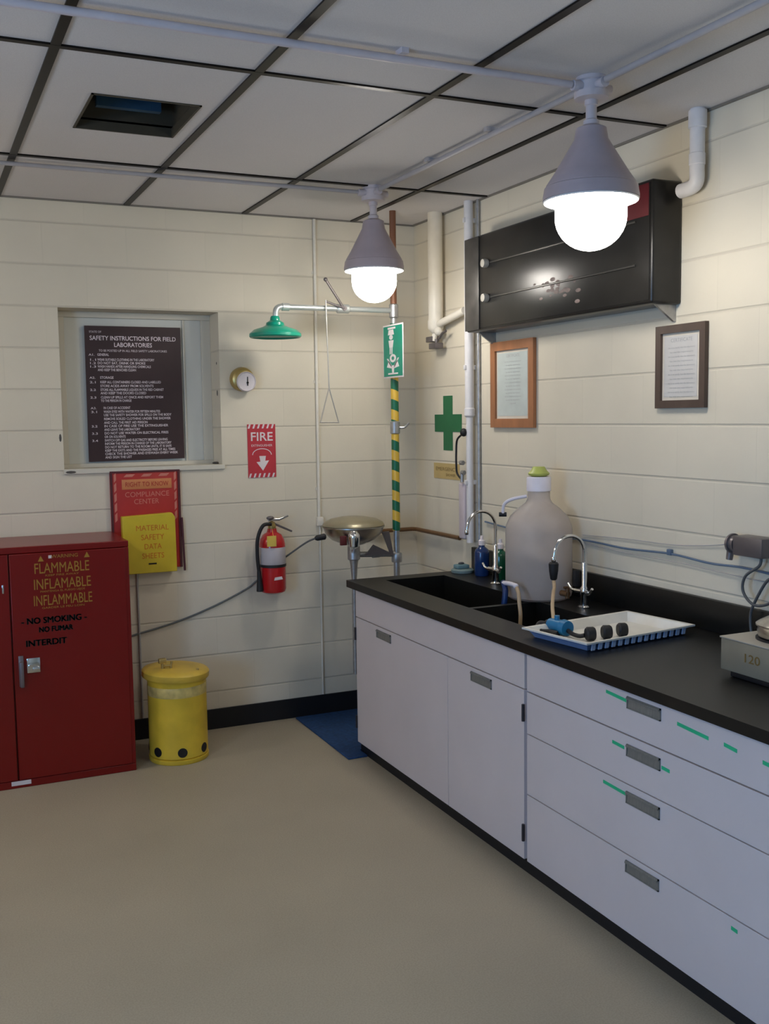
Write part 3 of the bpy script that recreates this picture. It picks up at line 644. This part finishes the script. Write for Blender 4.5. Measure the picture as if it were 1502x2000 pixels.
obj('grip', B().rbox(2.528, 2.552, 3.570, 3.592, ct1+.085, ct1+.155, .004), 'black_rubber', t2)
# tan hoses
b = B(); b.tube([(o2[0], o2[1], o2[2]-.075), (o2[0]-.020, o2[1]-.035, o2[2]-.10), (2.318, 3.425, .985), (2.25, 3.33, .950), (2.19, 3.235, .922), (2.150, 3.185, .914)], .0075, 12)
tag(obj('rubber_hose', b, 'tube_tan'), 'tan rubber hose hanging from the black aspirator into the tray', 'hose')
t = thing('rubber_hose', (2.33, 3.73, ct1), 'tan rubber hose with white elbow, left of the jug, curving into the near sink', 'hose')
b = B(); b.tube([(2.333, 3.728, .966), (2.330, 3.705, .94), (2.325, 3.690, .90), (2.322, 3.676, .85), (2.322, 3.680, .79), (2.325, 3.69, .70)], .0085, 12); obj('tube', b, 'tube_tan', t)
b = B(); b.tube([(2.345, 3.850, .962), (2.340, 3.79, .968), (2.334, 3.735, .968)], .010, 14); b.ball((2.333, 3.730, .966), .0125, 12); obj('elbow', b, 'jug_cap', t)
b = B(); b.tube([(2.352, 3.865, .962), (2.345, 3.845, .955), (2.335, 3.82, .925), (2.325, 3.82, .85)], .013, 12); b.lathe((2.325, 3.82, .80), [(.016, 0), (.019, .03), (.015, .06)], 16); obj('blue_connector', b, 'dk_blue', t)

# ------------------------------------------------------------------ carboy
jx, jy, R = 2.518, 3.835, .148
t = thing('carboy', (jx, jy, ct1), 'large translucent white plastic jug with yellow-green plug behind the nearer tap', 'jug')
z0 = ct1+.001
prof = [(0, z0), (R-.02, z0), (R-.004, z0+.012), (R, z0+.03), (R, z0+.30), (R-.003, z0+.325), (R-.02, z0+.365), (R-.055, z0+.40), (.060, z0+.425), (.052, z0+.44), (.049, z0+.45), (.049, z0+.485)]
inn = [(r-.003, z) for r, z in reversed(prof[3:])] + [(R-.022, z0+.004), (0, z0+.004)]
jb = obj('jug_body', B().lathe((jx, jy, 0), prof+inn, 56, cap=False), 'jug', t)
cap = obj('cap', B().lathe((jx, jy, 0), [(.0495, z0+.478), (.054, z0+.478), (.054, z0+.535), (.050, z0+.541), (0, z0+.541)], 36), 'jug_cap', t)
obj('plug', B().lathe((jx, jy, 0), [(.030, z0+.541), (.045, z0+.548), (.048, z0+.556), (.036, z0+.568), (.026, z0+.585), (0, z0+.585)], 28), 'lime', cap)
b = B(); b.tube([(jx-.050, jy+.02, z0+.455), (jx-.105, jy+.06, z0+.44), (jx-.128, jy+.085, z0+.415), (jx-.130, jy+.09, z0+.37)], .0075, 10); obj('vent_tube', b, 'jug_cap', t)
obj('tube_tip', B().cyl((jx-.145, jy+.100, z0+.372), (jx-.116, jy+.082, z0+.372), .010, seg=14), 'black_rubber', t)
b = B(); b.cyl((jx+.02, jy-R+.006, z0+.04), (jx+.03, jy-R-.035, z0+.04), .013, seg=16); b.cyl((jx+.03, jy-R-.03, z0+.02), (jx+.03, jy-R-.03, z0+.065), .009, seg=14); b.cyl((jx+.012, jy-R-.03, z0+.068), (jx+.048, jy-R-.03, z0+.068), .006, seg=10); obj('spigot', b, 'copper', t)

# ------------------------------------------------------------------ bottles and dish
def bottle(x, y, m, label, capm):
    t = thing('bottle', (x, y, ct1), label, 'bottle')
    obj('bottle_body', B().lathe((x, y, ct1), [(0, .001), (.034, .001), (.038, .008), (.038, .120), (.034, .135), (.016, .150), (.014, .160)], 28), m, t)
    obj('cap', B().lathe((x, y, ct1), [(.0175, .158), (.0175, .180), (.010, .186), (.008, .206), (0, .207)], 20), capm, t)
bottle(2.615, 4.505, 'blue_liquid', 'dark blue bottle with pale cap behind the farther tap', 'sign_white')
bottle(2.622, 4.335, 'green_liquid', 'green bottle with white cap right of the blue bottle, behind the tap', 'sign_white')
t = thing('soap_dish', (2.585, 4.655, ct1), 'small grey-green dish at the far corner of the countertop', 'dish')
b = B(); b.lathe((2.585, 4.655, ct1), [(0, .012), (.05, .012), (.052, .001), (.058, .001), (.060, .014), (.052, .020), (0, .021)], 28); obj('dish', b, 'dish_grey', t)
b = B(); b.rbox(2.545, 2.615, 4.63, 4.685, ct1+.0212, ct1+.042, .006); obj('sponge', b, mat('teal_sponge', (.16, .27, .29), .8, bump=.5), t)
b = B(); b.ball((2.580, 4.66, ct1+.047), .009, 10, (2, 1, .8)); obj('pad', b, 'cord_grey', t)

# ------------------------------------------------------------------ tray with tubing and stoppers
TX0, TX1, TY0, TY1 = 2.030, 2.574, 2.872, 3.212; tz = ct1+.001; th = .034
t = thing('tray', ((TX0+TX1)/2, (TY0+TY1)/2, ct1), 'shallow white tray with ribbed blue sides on the countertop', 'tray')
def frus(b, x0, x1, y0, y1, i, z0, z1, n=1):
    lo = [(x0+i, y0+i), (x1-i, y0+i), (x1-i, y1-i), (x0+i, y1-i)]; hi = [(x0, y0), (x1, y0), (x1, y1), (x0, y1)]
    a = [b.bm.verts.new((p[0], p[1], z0)) for p in lo]; c = [b.bm.verts.new((p[0], p[1], z1)) for p in hi]
    return a, c
b = B(); a, c = frus(b, TX0+.012, TX1-.012, TY0+.012, TY1-.012, .022, tz, tz+th)
b.bm.faces.new(list(reversed(a)))
for i in range(4): b.bm.faces.new((a[i], a[(i+1) % 4], c[(i+1) % 4], c[i]))
obj('tray_side', b, 'tray_blue', t)
b = B(); a, c = frus(b, TX0+.0145, TX1-.0145, TY0+.0145, TY1-.0145, .022, tz+.003, tz+th)
rim = [b.bm.verts.new((p[0], p[1], tz+th+.001)) for p in ((TX0, TY0), (TX1, TY0), (TX1, TY1), (TX0, TY1))]
rim2 = [b.bm.verts.new((p.co.x, p.co.y, tz+th-.005)) for p in rim]
b.bm.faces.new(a)
for i in range(4):
    j = (i+1) % 4
    b.bm.faces.new((a[i], c[i], c[j], a[j])); b.bm.faces.new((c[i], rim[i], rim[j], c[j])); b.bm.faces.new((rim[i], rim2[i], rim2[j], rim[j]))
obj('tray_inside', b, 'tray', t)
b = B(); n = 15
for i in range(n):
    y_ = TY0+.012+.018*.5
    x = TX0+.045+(TX1-TX0-.09)*i/(n-1)
    b.prism([(x-.008, th-.006), (x+.008, th-.006), (x+.003, .004), (x-.013, .004)], (0, TY0+.0105, tz), X, Z, (0, .0, 0) if False else Y, .004)
obj('side_rib', b, mat('pale_blue_rib', (.42, .50, .66), .45), t)
t.rotation_euler.z = math.radians(8)
stop_pos = [(2.180, 2.990, .025, 'left'), (2.250, 2.988, .025, 'middle'), (2.324, 2.994, .025, 'right')]
for x, y, r, w_ in stop_pos:
    lb = {'left': 'black rubber stopper in the tray, leftmost of three', 'middle': 'black rubber stopper in the tray, middle of three', 'right': 'black rubber stopper in the tray, rightmost of three'}[w_]
    b = B(); b.lathe((x-.018, y, tz+.004+r), [(r*.78, 0), (r, .006), (r, .028), (r*.85, .034), (r*.45, .034), (r*.40, .026), (0, .026)], 24, (1, -.35, 0))
    tag(obj('rubber_stopper', b, 'black_rubber'), lb, 'stopper', 'black stoppers in the white tray')
t = thing('pump_fitting', (2.145, 3.13, tz+.003), 'bright blue plastic fitting on the black coupling in the tray', 'fitting')
b = B(); b.cyl((2.140, 3.180, tz+.034), (2.146, 3.105, tz+.034), .022, .026, 22); b.cyl((2.146, 3.105, tz+.034), (2.148, 3.080, tz+.033), .030, .028, 22); b.cyl((2.142, 3.14, tz+.05), (2.142, 3.14, tz+.072), .010, seg=14); obj('shell', b, 'blue_plastic', t)
b = B(); b.cyl((2.138, 3.195, tz+.030), (2.140, 3.180, tz+.033), .018, seg=18); obj('coupling', b, 'black_rubber', t)
b = B(); b.tube([(2.148, 3.080, tz+.026), (2.150, 3.05, tz+.018), (2.158, 3.02, tz+.016), (2.166, 3.0, tz+.022)], .008, 10); obj('outlet_tube', b, 'black_rubber', t)
b = B(); b.tube([(2.135, 3.19, tz+.030), (2.12, 3.22, tz+.030), (2.095, 3.20, tz+.016), (2.085, 3.16, tz+.014), (2.110, 3.14, tz+.013), (2.12, 3.10, tz+.013)], .0105, 10)
tag(obj('coiled_tube', b, 'black_rubber'), 'short black rubber tube curled in the left end of the tray', 'tube')

# ------------------------------------------------------------------ hotplate with bowl
hx0, hx1, hy0, hy1 = 2.255, 2.56, 2.06, 2.415; hz = ct1+.020
t = thing('hotplate', ((hx0+hx1)/2, (hy0+hy1)/2, ct1), 'boxy taupe hotplate at the right edge of the countertop, with looping grey cord', 'hotplate')
HOT = t
obj('housing', B().rbox(hx0, hx1, hy0, hy1, hz, hz+.098, .004), 'hot_body', t)
obj('top_plate', B().rbox(hx0-.003, hx1+.003, hy0-.003, hy1+.003, hz+.0982, hz+.104, .002), 'hot_top', t)
obj('heating_ring', B().lathe(((hx0+hx1)/2-.012, 2.275, hz+.104), [(.098, 0), (.098, .005), (0, .006)], 36), 'black_base', t)
b = B(); b.text('120', (hx0-.0003, 2.286, hz+.042), -Y, Z, .026, .062, 'CENTER', .01); obj('number_print', b, 'label_brown', t, fixn=False)
obj('base', B().rbox(hx0+.015, hx1-.015, hy0+.015, hy1-.028, ct1+.001, hz, .002), 'black_base', t)
bc = ((hx0+hx1)/2-.012, 2.275, hz+.110)
b = B(); b.lathe(bc, [(.080, .0), (.090, .004), (.094, .02), (.090, .034), (.098, .037), (.098, .041), (.088, .048), (.062, .062), (.03, .070), (0, .072)], 44); b.lathe((bc[0], bc[1], bc[2]+.071), [(.006, 0), (.006, .008), (.014, .012), (.014, .020), (0, .022)], 20)
tag(obj('metal_pan', b, 'steel'), 'round metal pan with domed lid standing on the hotplate', 'pan')

# ------------------------------------------------------------------ outlet and cords on the right wall
t = thing('power_outlet', (XR, 2.70, 1.20), 'dark grey outlet box with plug on the right wall at the edge', 'outlet')
obj('outlet_box', B().rbox(2.625, XR, 2.625, 2.765, 1.195, 1.265, .008), 'grey_fit', t)
b = B(); b.cyl((2.655, 2.765, 1.232), (2.655, 2.806, 1.232), .032, .027, 22); b.cyl((2.655, 2.80, 1.215), (2.652, 2.805, 1.172), .014, .012, 16); b.lathe((2.655, 2.787, 1.232), [(.036, 0), (.036, .008)], 24, Y); obj('hub', b, mat('worn_grey_metal', (.24, .21, .21), .35, .6), t)
b = B(); b.tube([(2.655, 2.655, 1.194), (2.652, 2.662, 1.165), (2.640, 2.712, 1.125), (2.640, 2.722, 1.07), (2.640, 2.672, 1.030), (2.640, 2.60, 1.045), (2.640, 2.56, 1.09), (2.64, 2.60, 1.13), (2.64, 2.66, 1.05), (2.645, 2.69, .98), (2.64, 2.66, .90), (2.62, 2.54, .893), (2.60, 2.42, .91), (2.562, 2.34, .925)], .0052, 10)
obj('power_cord', b, 'cord_grey', HOT)
t = thing('signal_cable', (XR, 3.3, 1.13), 'slate blue cable clipped along the right wall behind the jug', 'cable')
b = B(); b.tube([(2.690, 4.60, 1.15), (2.692, 4.2, 1.132), (2.692, 3.75, 1.143), (2.692, 3.45, 1.138), (2.692, 3.17, 1.148), (2.692, 2.95, 1.138), (2.692, 2.78, 1.143), (2.692, 2.60, 1.136), (2.692, 2.3, 1.13), (2.692, 1.9, 1.13)], .0045, 8); obj('cable', b, 'cord_blue', t)
obj('clip', B().rbox(2.684, XR, 3.158, 3.182, 1.142, 1.166, .003), 'cord_blue', t)
b = B(); b.tube([(2.694, 3.75, 1.130), (2.694, 3.45, 1.120), (2.694, 3.1, 1.118), (2.694, 2.8, 1.108), (2.694, 2.4, 1.10)], .0022, 6); tag(obj('thin_wire', b, 'cord_pale'), 'thin pale wire just below the slate blue cable', 'wire')
b = B(); b.tube([(2.694, 3.75, 1.165), (2.694, 3.45, 1.178), (2.694, 3.15, 1.185), (2.694, 2.95, 1.205), (2.69, 2.808, 1.228)], .0022, 6); tag(obj('thin_wire', b, 'cord_pale'), 'thin pale wire above the blue cable, ending at the outlet', 'wire')

# ------------------------------------------------------------------ framed certificates, cross, label
def frame(y0, y1, z0, z1, fw_, m, label, paper, lines):
    t = thing('picture_frame', (XR, (y0+y1)/2, z0), label, 'frame')
    a, c = XR-.020, XR-.002
    b = B()
    for p in (((y0, z0), (y1, z0), (y1-fw_, z0+fw_), (y0+fw_, z0+fw_)), ((y1, z0), (y1, z1), (y1-fw_, z1-fw_), (y1-fw_, z0+fw_)), ((y1, z1), (y0, z1), (y0+fw_, z1-fw_), (y1-fw_, z1-fw_)), ((y0, z1), (y0, z0), (y0+fw_, z0+fw_), (y0+fw_, z1-fw_))):
        b.prism([(q[0], q[1]) for q in p], (a, 0, 0), Y, Z, X, c-a)
    obj('frame', b, m, t)
    obj('mat_board', B().box(c-.006, c, y0+fw_*.8, y1-fw_*.8, z0+fw_*.8, z1-fw_*.8), 'mat_border', t)
    k = .022
    pp = obj('certificate', B().box(c-.007, c-.006, y0+fw_+k, y1-fw_-k*.5, z0+fw_+k*.6, z1-fw_-k*.6), paper, t)
    b = B(); zt = z1-fw_-.035; ym = (y0+y1)/2
    for i, (tx, wd_, h) in enumerate(lines):
        b.text(tx, (c-.0071, ym, zt), -Y, Z, h, wd_, 'CENTER'); zt -= h+.011
    obj('lettering', b, 'faint_ink', pp, fixn=False)
ln = [('CERTIFICATE', .12, .014)] + [('this is to certify that the laboratory', .15, .006), ('has met the requirements', .13, .006)]*6 + [('signed', .05, .006)]
frame(2.978, 3.256, 1.718, 2.036, .030, 'wood_d', 'dark brown framed certificate on the right wall above the tray', 'paper', ln[:13])
frame(4.131, 4.525, 1.638, 2.062, .044, 'wood_l', 'orange-brown wooden framed certificate between the cross and the dark frame', 'paper_cool', ln)
b = B(); yc_, zc_ = 5.013, 1.660
b.prism([(-.052, -.150), (.052, -.150), (.052, -.048), (.155, -.048), (.155, .048), (.052, .048), (.052, .150), (-.052, .150), (-.052, .048), (-.155, .048), (-.155, -.048), (-.052, -.048)], (XR-.003, yc_, zc_), Y, Z, X, .003)
tag(obj('first_aid_cross', b, 'cross_green'), 'dark green first aid cross on the right wall near the corner', 'cross sign')
t = thing('warning_label', (XR, 5.04, 1.35), 'small yellow-brown label on the wall below the green cross', 'label')
obj('sticker', B().box(XR-.002, XR, 4.885, 5.185, 1.350, 1.437), 'label_yellow', t)
b = B(); b.text('EMERGENCY', (XR-.0022, 5.035, 1.395), -Y, Z, .020, .25, 'CENTER'); b.text('SHOWER', (XR-.0022, 4.985, 1.366), -Y, Z, .015, .11, 'CENTER'); obj('lettering', b, 'label_brown', t, fixn=False)

# ------------------------------------------------------------------ black wall box
bx = 2.552
t = thing('metal_box', (XR, 3.84, 2.11), 'long black metal box mounted high on the right wall', 'box')
obj('housing', B().rbox(bx+.004, XR, 3.130, 4.550, 2.112, 2.572, .012, 3), 'box_black', t)
obj('front_panel', B().rbox(bx, bx+.0038, 3.142, 4.405, 2.125, 2.560, .0015), 'box_black', t)
b = B(); b.rbox(bx-.004, bx+.0038, 4.410, 4.548, 2.118, 2.566, .003); obj('end_strip', b, 'box_strip', t)
b = B()
for z0, z1 in ((2.425, 2.425), (2.262, 2.262)): b.rbox(bx-.006, bx, 3.22, 4.30, z0-.004, z0+.004, .0015)
obj('rail', b, 'rib', t)
for z in (2.425, 2.262): obj('knob', B().lathe((bx, 4.335, z), [(.020, 0), (.022, .014), (.019, .026), (0, .028)], 22, -X), mat('ivory_knob', (.45, .42, .36), .4), t)
obj('red_panel', B().rbox(bx-.0015, bx, 3.145, 3.62, 2.438, 2.557, .0007), 'red_plate', t)
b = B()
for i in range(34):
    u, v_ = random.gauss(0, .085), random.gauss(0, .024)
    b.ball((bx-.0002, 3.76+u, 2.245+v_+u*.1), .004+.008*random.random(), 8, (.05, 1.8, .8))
obj('worn_sheen_patch', b, 'rust_sheen', t)  # wear spots kept pale to paint in the glossy reflection on the front
for y in (3.16, 4.50):
    b = B(); b.prism([(2.60, 2.112), (XR, 2.112), (XR, 2.05), (2.69, 2.05)], (0, y, 0), X, Z, Y, .012); obj('bracket', b, 'galv', t)

# ------------------------------------------------------------------ pipes of the right wall
t = thing('drain_pipe', (2.662, 3.0, 2.40), 'white plastic elbow pipe dropping from the ceiling at the near end of the black box', 'pipe')
px, py = 2.655, 3.005
b = B(); b.cyl((px, py, H), (px, py, 2.575), .027, seg=24); b.tube([(px, py, 2.58), (px, py, 2.545), (px, py+.015, 2.528), (px, py+.045, 2.523), (px-.0, py+.085, 2.522)], .027, 20, 4); obj('pipe', b, 'white_paint', t)
b = B(); b.lathe((px, py, 0), [(.033, 2.79), (.033, 2.73), (.030, 2.728)], 24); obj('coupling', b, 'white_paint', t)
b = B(); b.lathe((px, py, 0), [(.0275, 2.64), (.0295, 2.638), (.0295, 2.60), (.0275, 2.598)], 24); obj('coupling', b, 'white_paint', t)
t = thing('vertical_pipe', (2.640, 5.06, 2.15), 'fat cream vertical pipe in the corner with black valve below', 'pipe')
ax_, ay_ = 2.645, 5.045
b = B(); b.cyl((ax_, ay_, H), (ax_, ay_, 2.19), .040, seg=28); b.lathe((ax_, ay_, 0), [(.044, 2.22), (.044, 2.18), (.035, 2.165), (.02, 2.15)], 28); obj('pipe', b, 'cream_paint', t)
b = B(); b.cyl((ax_, ay_-.02, 2.195), (ax_+.012, 4.745, 2.245), .020, seg=18); b.cyl((ax_, ay_, 2.17), (ax_-.01, ay_+.01, 2.11), .015, seg=14); b.ball((ax_, ay_-.03, 2.16), .024, 16); obj('branch', b, 'cream_paint', t)
b = B(); b.rbox(ax_-.028, ax_+.022, ay_+.0, ay_+.07, 2.105, 2.135, .004); b.rbox(ax_-.028, ax_+.022, ay_-.045, ay_+.035, 2.066, 2.098, .004); b.cyl((ax_, ay_-.005, 2.09), (ax_, ay_-.005, 2.12), .010); b.tube([(ax_, ay_-.04, 2.12), (ax_, ay_-.075, 2.145), (ax_, ay_-.115, 2.155)], .007, 8); obj('valve', b, 'grey_fit', t)
t = thing('vertical_pipe', (2.66, 4.71, 1.05), 'long white vertical pipe beside the green cross, passing behind the black box', 'pipe')
qx, qy = 2.665, 4.712
b = B(); b.cyl((qx, qy, H), (qx, qy, 1.72), .024, seg=22); b.cyl((qx, qy, 1.72), (qx, qy, 1.03), .019, seg=22); b.lathe((qx, qy, 0), [(.024, 1.74), (.028, 1.735), (.028, 1.70), (.019, 1.69)], 22); obj('pipe', b, 'white_paint', t)
for z in (2.7, 1.95, 1.35):
    b = B(); b.rbox(qx-.030, XR, qy-.010, qy+.010, z-.012, z+.012, .002); obj('clamp', b, 'white_paint', t)
obj('conduit', B().cyl((2.688, 4.655, H), (2.688, 4.655, 1.01), .009, seg=14), 'galv', t)
t = thing('handset', (2.64, 4.74, 1.33), 'black handset on a short cord hooked to the white pipe', 'handset')
b = B(); b.ball((2.638, 4.728, 1.612), .020, 16, (1, 1, 1.1)); obj('head', b, 'black_rubber', t)
b = B(); b.tube([(2.635, 4.745, 1.60), (2.632, 4.79, 1.57), (2.632, 4.80, 1.50), (2.632, 4.80, 1.44), (2.634, 4.795, 1.395), (2.64, 4.76, 1.365)], .0055, 10); obj('cord', b, 'black_rubber', t)
b = B(); b.cyl((2.64, 4.755, 1.40), (2.645, 4.735, 1.40), .012); b.cyl((2.636, 4.760, 1.452), (2.640, 4.740, 1.452), .012); b.cyl((2.64, 4.752, 1.40), (2.64, 4.752, 1.35), .010); obj('hook', b, 'galv', t)
b = B(); b.rbox(2.645, 2.699, 4.742, 4.805, 1.045, 1.345, .010, 3)
tag(obj('towel_holder', b, mat('pinkish_white_plastic', (.60, .52, .55), .5)), 'pale pinkish white narrow holder on the wall behind the far tap', 'holder')
b = B(); b.tube([(2.36, YB-.03, 1.040), (2.62, YB-.03, 1.040), (2.66, YB-.035, 1.040), (2.672, YB-.06, 1.040), (2.672, YB-.12, 1.040), (2.672, 4.84, 1.040)], .012, 12, 3)
tag(obj('brown_pipe', b, 'copper'), 'brown pipe running low around the room corner behind the shower pole', 'pipe')

# ------------------------------------------------------------------ emergency shower and eyewash
sx, sy = 2.407, 5.08
t = thing('emergency_shower', (sx, sy, 0), 'emergency shower pole with green head and eyewash bowl in the corner', 'safety shower')
b = B(); b.cyl((sx, sy, 0), (sx, sy, 2.30), .017, seg=24); b.lathe((sx, sy, 0), [(.06, 0), (.06, .010), (.03, .014), (.026, .03)], 28); b.lathe((sx, sy, 0), [(.027, .90), (.029, .905), (.029, .945), (.027, .95)], 22); b.lathe((sx, sy, 0), [(.020, 2.23), (.025, 2.235), (.025, 2.30), (.020, 2.305)], 22); obj('pole', b, 'galv', t)
obj('supply_pipe', B().cyl((sx, sy, 2.30), (sx, sy, H), .0175, seg=20), mat('rust_brown_pipe', (.20, .085, .045), .5, .2), t)
obj('striped_sleeve', B().lathe((sx, sy, 0), [(.0172, 1.075), (.0215, 1.076), (.0215, 2.20), (.0172, 2.201)], 24, cap=False), 'stripe', t)
b = B(); b.lathe((sx, sy, 0), [(.0215, 1.605), (.027, 1.61), (.027, 1.67), (.0215, 1.675)], 22); b.tube([(sx+.02, sy-.015, 1.64), (sx+.045, sy-.03, 1.642), (sx+.065, sy-.04, 1.665)], .0065, 8); obj('pole_valve', b, 'galv', t)
b = B(); b.cyl((sx-.015, sy, 2.270), (1.785, sy, 2.270), .0145, seg=20); b.tube([(1.790, sy, 2.270), (1.760, sy, 2.269), (1.742, sy, 2.258), (1.736, sy, 2.235), (1.736, sy, 2.205)], .0155, 16, 4); b.lathe((2.11, sy, 2.27), [(.020, -.035), (.024, -.03), (.024, .03), (.020, .035)], 20, X); b.lathe((1.79, sy, 2.27), [(.016, -.02), (.020, -.018), (.020, .018), (.016, .02)], 20, X); obj('arm', b, mat('pale_galvanized', (.55, .58, .56), .35, .6), t)
b = B(); b.lathe((1.732, sy, 0), [(.020, 2.222), (.024, 2.215), (.026, 2.200), (.045, 2.188), (.048, 2.175), (.065, 2.166), (.110, 2.152), (.133, 2.132), (.134, 2.118), (.128, 2.112), (.120, 2.120), (0, 2.125)], 48, cap=True); obj('shower_head', b, 'green_plastic', t)
b = B(); b.tube([(2.105, sy-.022, 2.272), (2.06, sy-.026, 2.335), (2.005, sy-.030, 2.412)], .0065, 10); b.ball((2.003, sy-.030, 2.415), .011, 12); b.cyl((2.11, sy-.030, 2.27), (2.11, sy+.028, 2.27), .012); b.cyl((2.108, sy-.028, 2.27), (2.004, sy-.028, 2.302), .0055, seg=10); obj('valve_lever', b, 'grey_fit', t)
b = B(); b.cyl((2.003, sy-.028, 2.31), (2.013, sy-.028, 1.855), .0035, seg=10)
tri = [Vector((2.013, sy-.028, 1.855)), Vector((1.960, sy-.028, 1.675)), Vector((2.064, sy-.028, 1.673))]
for i in range(3): b.cyl(tri[i], tri[(i+1) % 3], .0035, seg=10)
for q in tri: b.ball(q, .0038, 8)
obj('pull_rod', b, mat('pale_rod', (.50, .47, .42), .35, .5), t)
# eyewash
ox, oy, oz = 2.150, 5.08, 1.015
bw = obj('eyewash_bowl', B().lathe((ox, oy, 0), [(.030, oz-.005), (.060, oz+.002), (.120, oz+.028), (.152, oz+.060), (.165, oz+.094), (.170, oz+.096), (.170, oz+.101), (.162, oz+.101), (.148, oz+.064), (.115, oz+.034), (.05, oz+.008), (0, oz+.004)], 48, cap=False), 'steel', t)
b = B(); b.lathe((ox, oy, 0), [(.030, .930), (.034, .935), (.034, 1.00), (.030, 1.012)], 24); b.lathe((ox, oy, 0), [(.026, .935), (.020, .90), (.014, .82), (.014, .30)], 22); obj('stem', b, 'galv', t)
b = B(); b.cyl((ox+.02, oy, .958), (sx, oy, .945), .016, seg=18); b.lathe((ox+.13, oy, .953), [(.021, -.02), (.021, .02)], 16, X); obj('supply_branch', b, 'galv', t)
b = B()
for s_ in (-1, 1):
    b.cyl((ox, oy, oz+.02), (ox+.012*s_, oy-.04+.02*s_, oz+.075), .008, seg=12); b.lathe((ox+.040*s_-.004, oy-.07, oz+.055), [(.012, 0), (.020, .012), (.022, .034), (.014, .042), (0, .044)], 18)
    b.cyl((ox, oy-.03, oz+.03), (ox+.040*s_-.004, oy-.07, oz+.06), .007, seg=10)
obj('spray_head', b, 'chrome', t)
b = B(); b.lathe((ox-.072, oy-.175, oz+.0), [(.012, 0), (.028, .012), (.032, .06), (.030, .078), (.018, .092), (0, .095)], 22); b.cyl((ox-.070, oy-.172, oz+.01), (ox-.01, oy-.02, oz-.035), .014, seg=14); obj('front_valve', b, 'chrome', t)
b = B(); b.rbox(ox-.130, ox-.095, oy-.135, oy-.120, oz+.015, oz+.065, .002); obj('red_tag', b, mat('dull_red_tag', (.12, .02, .02), .5), t)
b = B(); b.prism([(0, 0), (.045, 0), (.07, -.13), (.055, -.135)], (ox+.150, oy-.04, oz+.062), X, Z, Y, .008); b.prism([(0, 0), (.10, -.05), (.10, -.06), (-.05, -.055)], (ox+.10, oy-.04, oz-.005), X, Z, Y, .008); obj('push_plate', b, 'grey_fit', t)
b = B(); b.lathe((ox-.170, oy-.02, oz+.055), [(.012, 0), (.017, .006), (.015, .05), (.009, .06)], 16, (-1, 0, -.12)); obj('hose_fitting', b, 'black_rubber', t)
b = B(); b.lathe((ox, oy, 0), [(.166, oz+.1015), (.168, oz+.106), (.160, oz+.120), (.125, oz+.138), (.07, oz+.149), (0, oz+.152)], 48); obj('bowl_cover', b, mat('dull_beige_cover', (.34, .30, .20), .35, .5), t)
# sign on the pole, standing out like a flag
t = thing('shower_sign', (2.378, 5.03, 1.905), 'green and white emergency shower pictogram sign on the striped pole', 'sign')
SXn = 2.374
obj('plate', B().rbox(SXn, SXn+.004, 4.900, 5.150, 1.908, 2.192, .0015), 'sign_white', t)
obj('field', B().box(SXn-.0006, SXn, 4.908, 5.142, 1.916, 2.184), 'sign_green', t)
b = B(); o_ = (SXn-.0008, 5.025, 2.052)
def P_(poly): b.prism([(p[0]*1.75, p[1]) for p in poly], o_, -Y, Z, -X, .0006)
def disc(cx, cz, r, r0=0, n=20):
    for i in range(n):
        a0, a1 = 2*PI*i/n, 2*PI*(i+1)/n
        P_([(cx+r0*math.cos(a0), cz+r0*math.sin(a0)), (cx+r*math.cos(a0), cz+r*math.sin(a0)), (cx+r*math.cos(a1), cz+r*math.sin(a1)), (cx+r0*math.cos(a1), cz+r0*math.sin(a1))] if r0 else [(cx, cz), (cx+r*math.cos(a0), cz+r*math.sin(a0)), (cx+r*math.cos(a1), cz+r*math.sin(a1))])
P_([(-.035, .125), (.02, .125), (.02, .115), (-.035, .115)]); P_([(-.028, .112), (.004, .112), (.010, .085), (-.034, .085)])
disc(-.012, .072, .013); P_([(-.030, .056), (.006, .056), (.0, .018), (-.024, .018)]); P_([(-.022, .018), (-.014, .018), (-.016, -.018), (-.022, -.018)]); P_([(-.010, .018), (-.002, .018), (-.004, -.018), (-.010, -.018)])
disc(.0, -.040, .022, .010); P_([(-.044, -.040), (-.034, -.040), (-.010, -.078), (-.010, -.090)]); P_([(.044, -.040), (.034, -.040), (.010, -.078), (.010, -.090)]); P_([(-.044, -.086), (-.030, -.050), (-.012, -.078), (.012, -.078), (.030, -.050), (.044, -.086), (.008, -.094), (.006, -.118), (-.006, -.118), (-.008, -.094)]); P_([(-.035, -.118), (.035, -.118), (.035, -.126), (-.035, -.126)])
obj('pictogram', b, 'sign_white', t, fixn=False)
# hose along the back wall
b = B(); b.tube([(ox-.228, oy-.02, oz+.048), (1.905, 5.16, 1.03), (1.86, 5.30, .955), (1.83, 5.395, .90), (1.70, 5.407, .803), (1.641, 5.407, .763), (1.45, 5.407, .682), (1.25, 5.407, .618), (1.03, 5.407, .570), (.92, 5.409, .545)], .0052, 10)
tag(obj('thin_hose', b, mat('grey_green_hose', (.13, .14, .14), .4)), 'thin grey hose drooping along the back wall from eyewash to red cabinet', 'hose')
